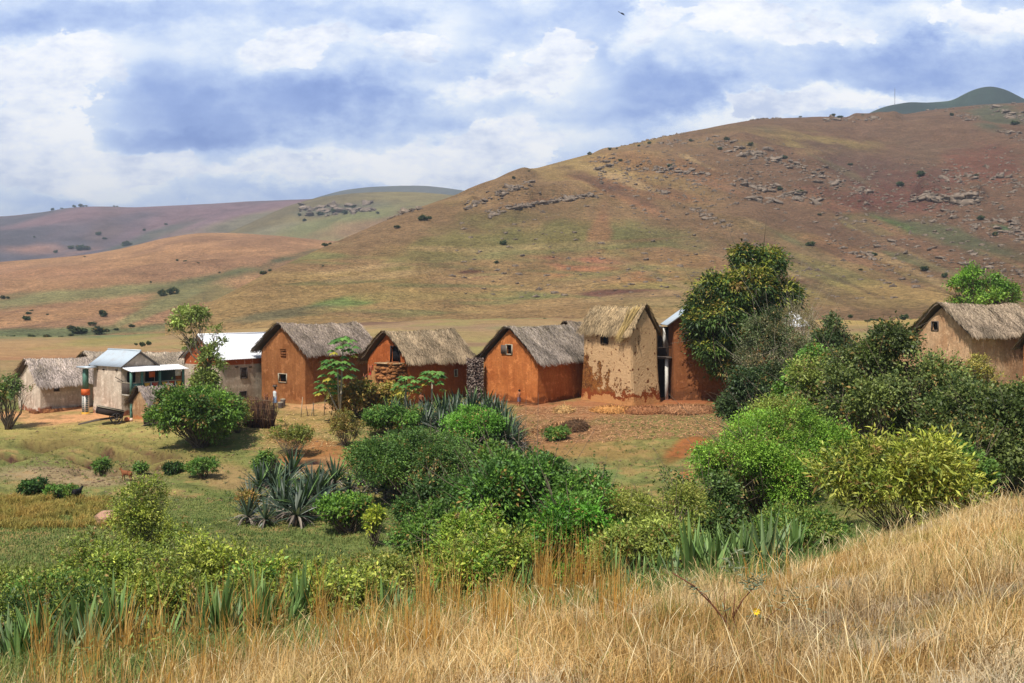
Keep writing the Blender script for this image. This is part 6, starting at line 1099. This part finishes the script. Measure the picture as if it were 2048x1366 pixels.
wacc = mathn(nt, 'MULTIPLY', u, 0.0)
for c_ in ((480, 200, 330, 100, -.34, 4), (330, 272, 240, 36, -.28, 0), (700, 190, 200, 80, -.26, 0), (130, 30, 260, 55, -.2, 0), (600, 20, 400, 40, -.12, 0), (1350, 165, 190, 80, -.3, 5), (1240, 235, 130, 30, -.2, 0), (1800, 140, 380, 90, -.22, 0), (1010, 60, 130, 60, -.1, 0), (90, 400, 120, 14, -.1, 0), (500, 385, 120, 24, -.1, 0),
   (90, 130, 230, 100, .42, 0), (60, 290, 180, 100, .36, 0), (220, 345, 330, 55, .42, 0), (600, 300, 120, 26, .2, 6), (760, 335, 320, 60, .5, 3), (1050, 280, 260, 60, .25, 10), (970, 160, 110, 70, .38, 40), (1100, 150, 90, 70, .36, 30), (600, 75, 180, 40, .26, 10), (850, 60, 160, 50, .22, 10), (1290, 50, 120, 60, .3, 40), (1700, 40, 500, 60, .22, 0), (1950, 60, 160, 50, .2, 0), (1680, 205, 260, 30, .4, -3), (1500, 215, 160, 40, .25, 0), (920, 370, 120, 24, .3, 0)): cl_ = cloud(*c_); acc = mathn(nt, 'ADD', acc, cl_); wacc = mathn(nt, 'ADD', wacc, cl_)
fine = mathn(nt, 'MULTIPLY', mathn(nt, 'SUBTRACT', wn(18, 9, .68, (1, 1.6, 1)), .5), .75); acc = mathn(nt, 'ADD', acc, fine)
ccol = ramp(nt, acc, [(.0, S(112, 142, 206)), (.25, S(142, 168, 222)), (.5, S(184, 204, 240)), (.7, S(218, 230, 248)), (.9, S(244, 248, 252))])
pm = mathn(nt, 'ADD', mathn(nt, 'MULTIPLY', wn(7, 14, .64, (1, 1.7, 1)), 1.3), mathn(nt, 'MULTIPLY', wacc, .62)); pmk = ramp(nt, pm, [(.76, 0.0), (.785, .85), (.86, 1.0)])
sh = ramp(nt, wn(11, 12, .66, (1, 1.9, 1)), [(.36, S(196, 208, 234)), (.5, S(240, 244, 252)), (.58, S(255, 255, 255))]); ccol = mix(nt, pmk, ccol, sh)
bg2 = nt.nodes.new('ShaderNodeBackground'); nt.links.new(ccol, bg2.inputs[0]); bg2.inputs[1].default_value = 1.06
# unseen sky overhead and behind the camera: darker clear blue to cut the fill
clear = mathn(nt, 'MULTIPLY', ramp(nt, vv, [(.31, 0.0), (.55, 1.0)]), .85); back = ramp(nt, mathn(nt, 'ADD', mathn(nt, 'MULTIPLY', sp.outputs[1], .5), .5), [(.42, 1.0), (.66, 0.0)]); clear = mathn(nt, 'MAXIMUM', clear, mathn(nt, 'MULTIPLY', back, .9))
mx = nt.nodes.new('ShaderNodeMixShader'); nt.links.new(clear, mx.inputs[0]); nt.links.new(bg2.outputs[0], mx.inputs[1]); nt.links.new(bg.outputs[0], mx.inputs[2]); nt.links.new(mx.outputs[0], out.inputs[0])
cam = bpy.data.cameras.new('camera'); cam.sensor_width = 36; cam.lens = 36*F/2048; cam.shift_y = -(683-600)/2048; cam.clip_end = 20000; cam.clip_start = .1
co = bpy.data.objects.new('camera', cam); COL.objects.link(co); co.location = (0, 0, EYE); co.rotation_euler = (R(90), 0, 0); SC.camera = co
vs = SC.view_settings; SC.display_settings.display_device = 'sRGB'; vs.view_transform = 'Standard'; vs.look = 'None'; vs.exposure = .22; vs.gamma = 1
SC.cycles.max_bounces = 6; SC.cycles.diffuse_bounces = 3; SC.cycles.glossy_bounces = 2; SC.cycles.transmission_bounces = 3; SC.cycles.volume_bounces = 0; SC.cycles.transparent_max_bounces = 4; SC.cycles.use_denoising = True; SC.cycles.denoiser = "OPENIMAGEDENOISE"; SC.cycles.denoising_input_passes = "RGB_ALBEDO_NORMAL"
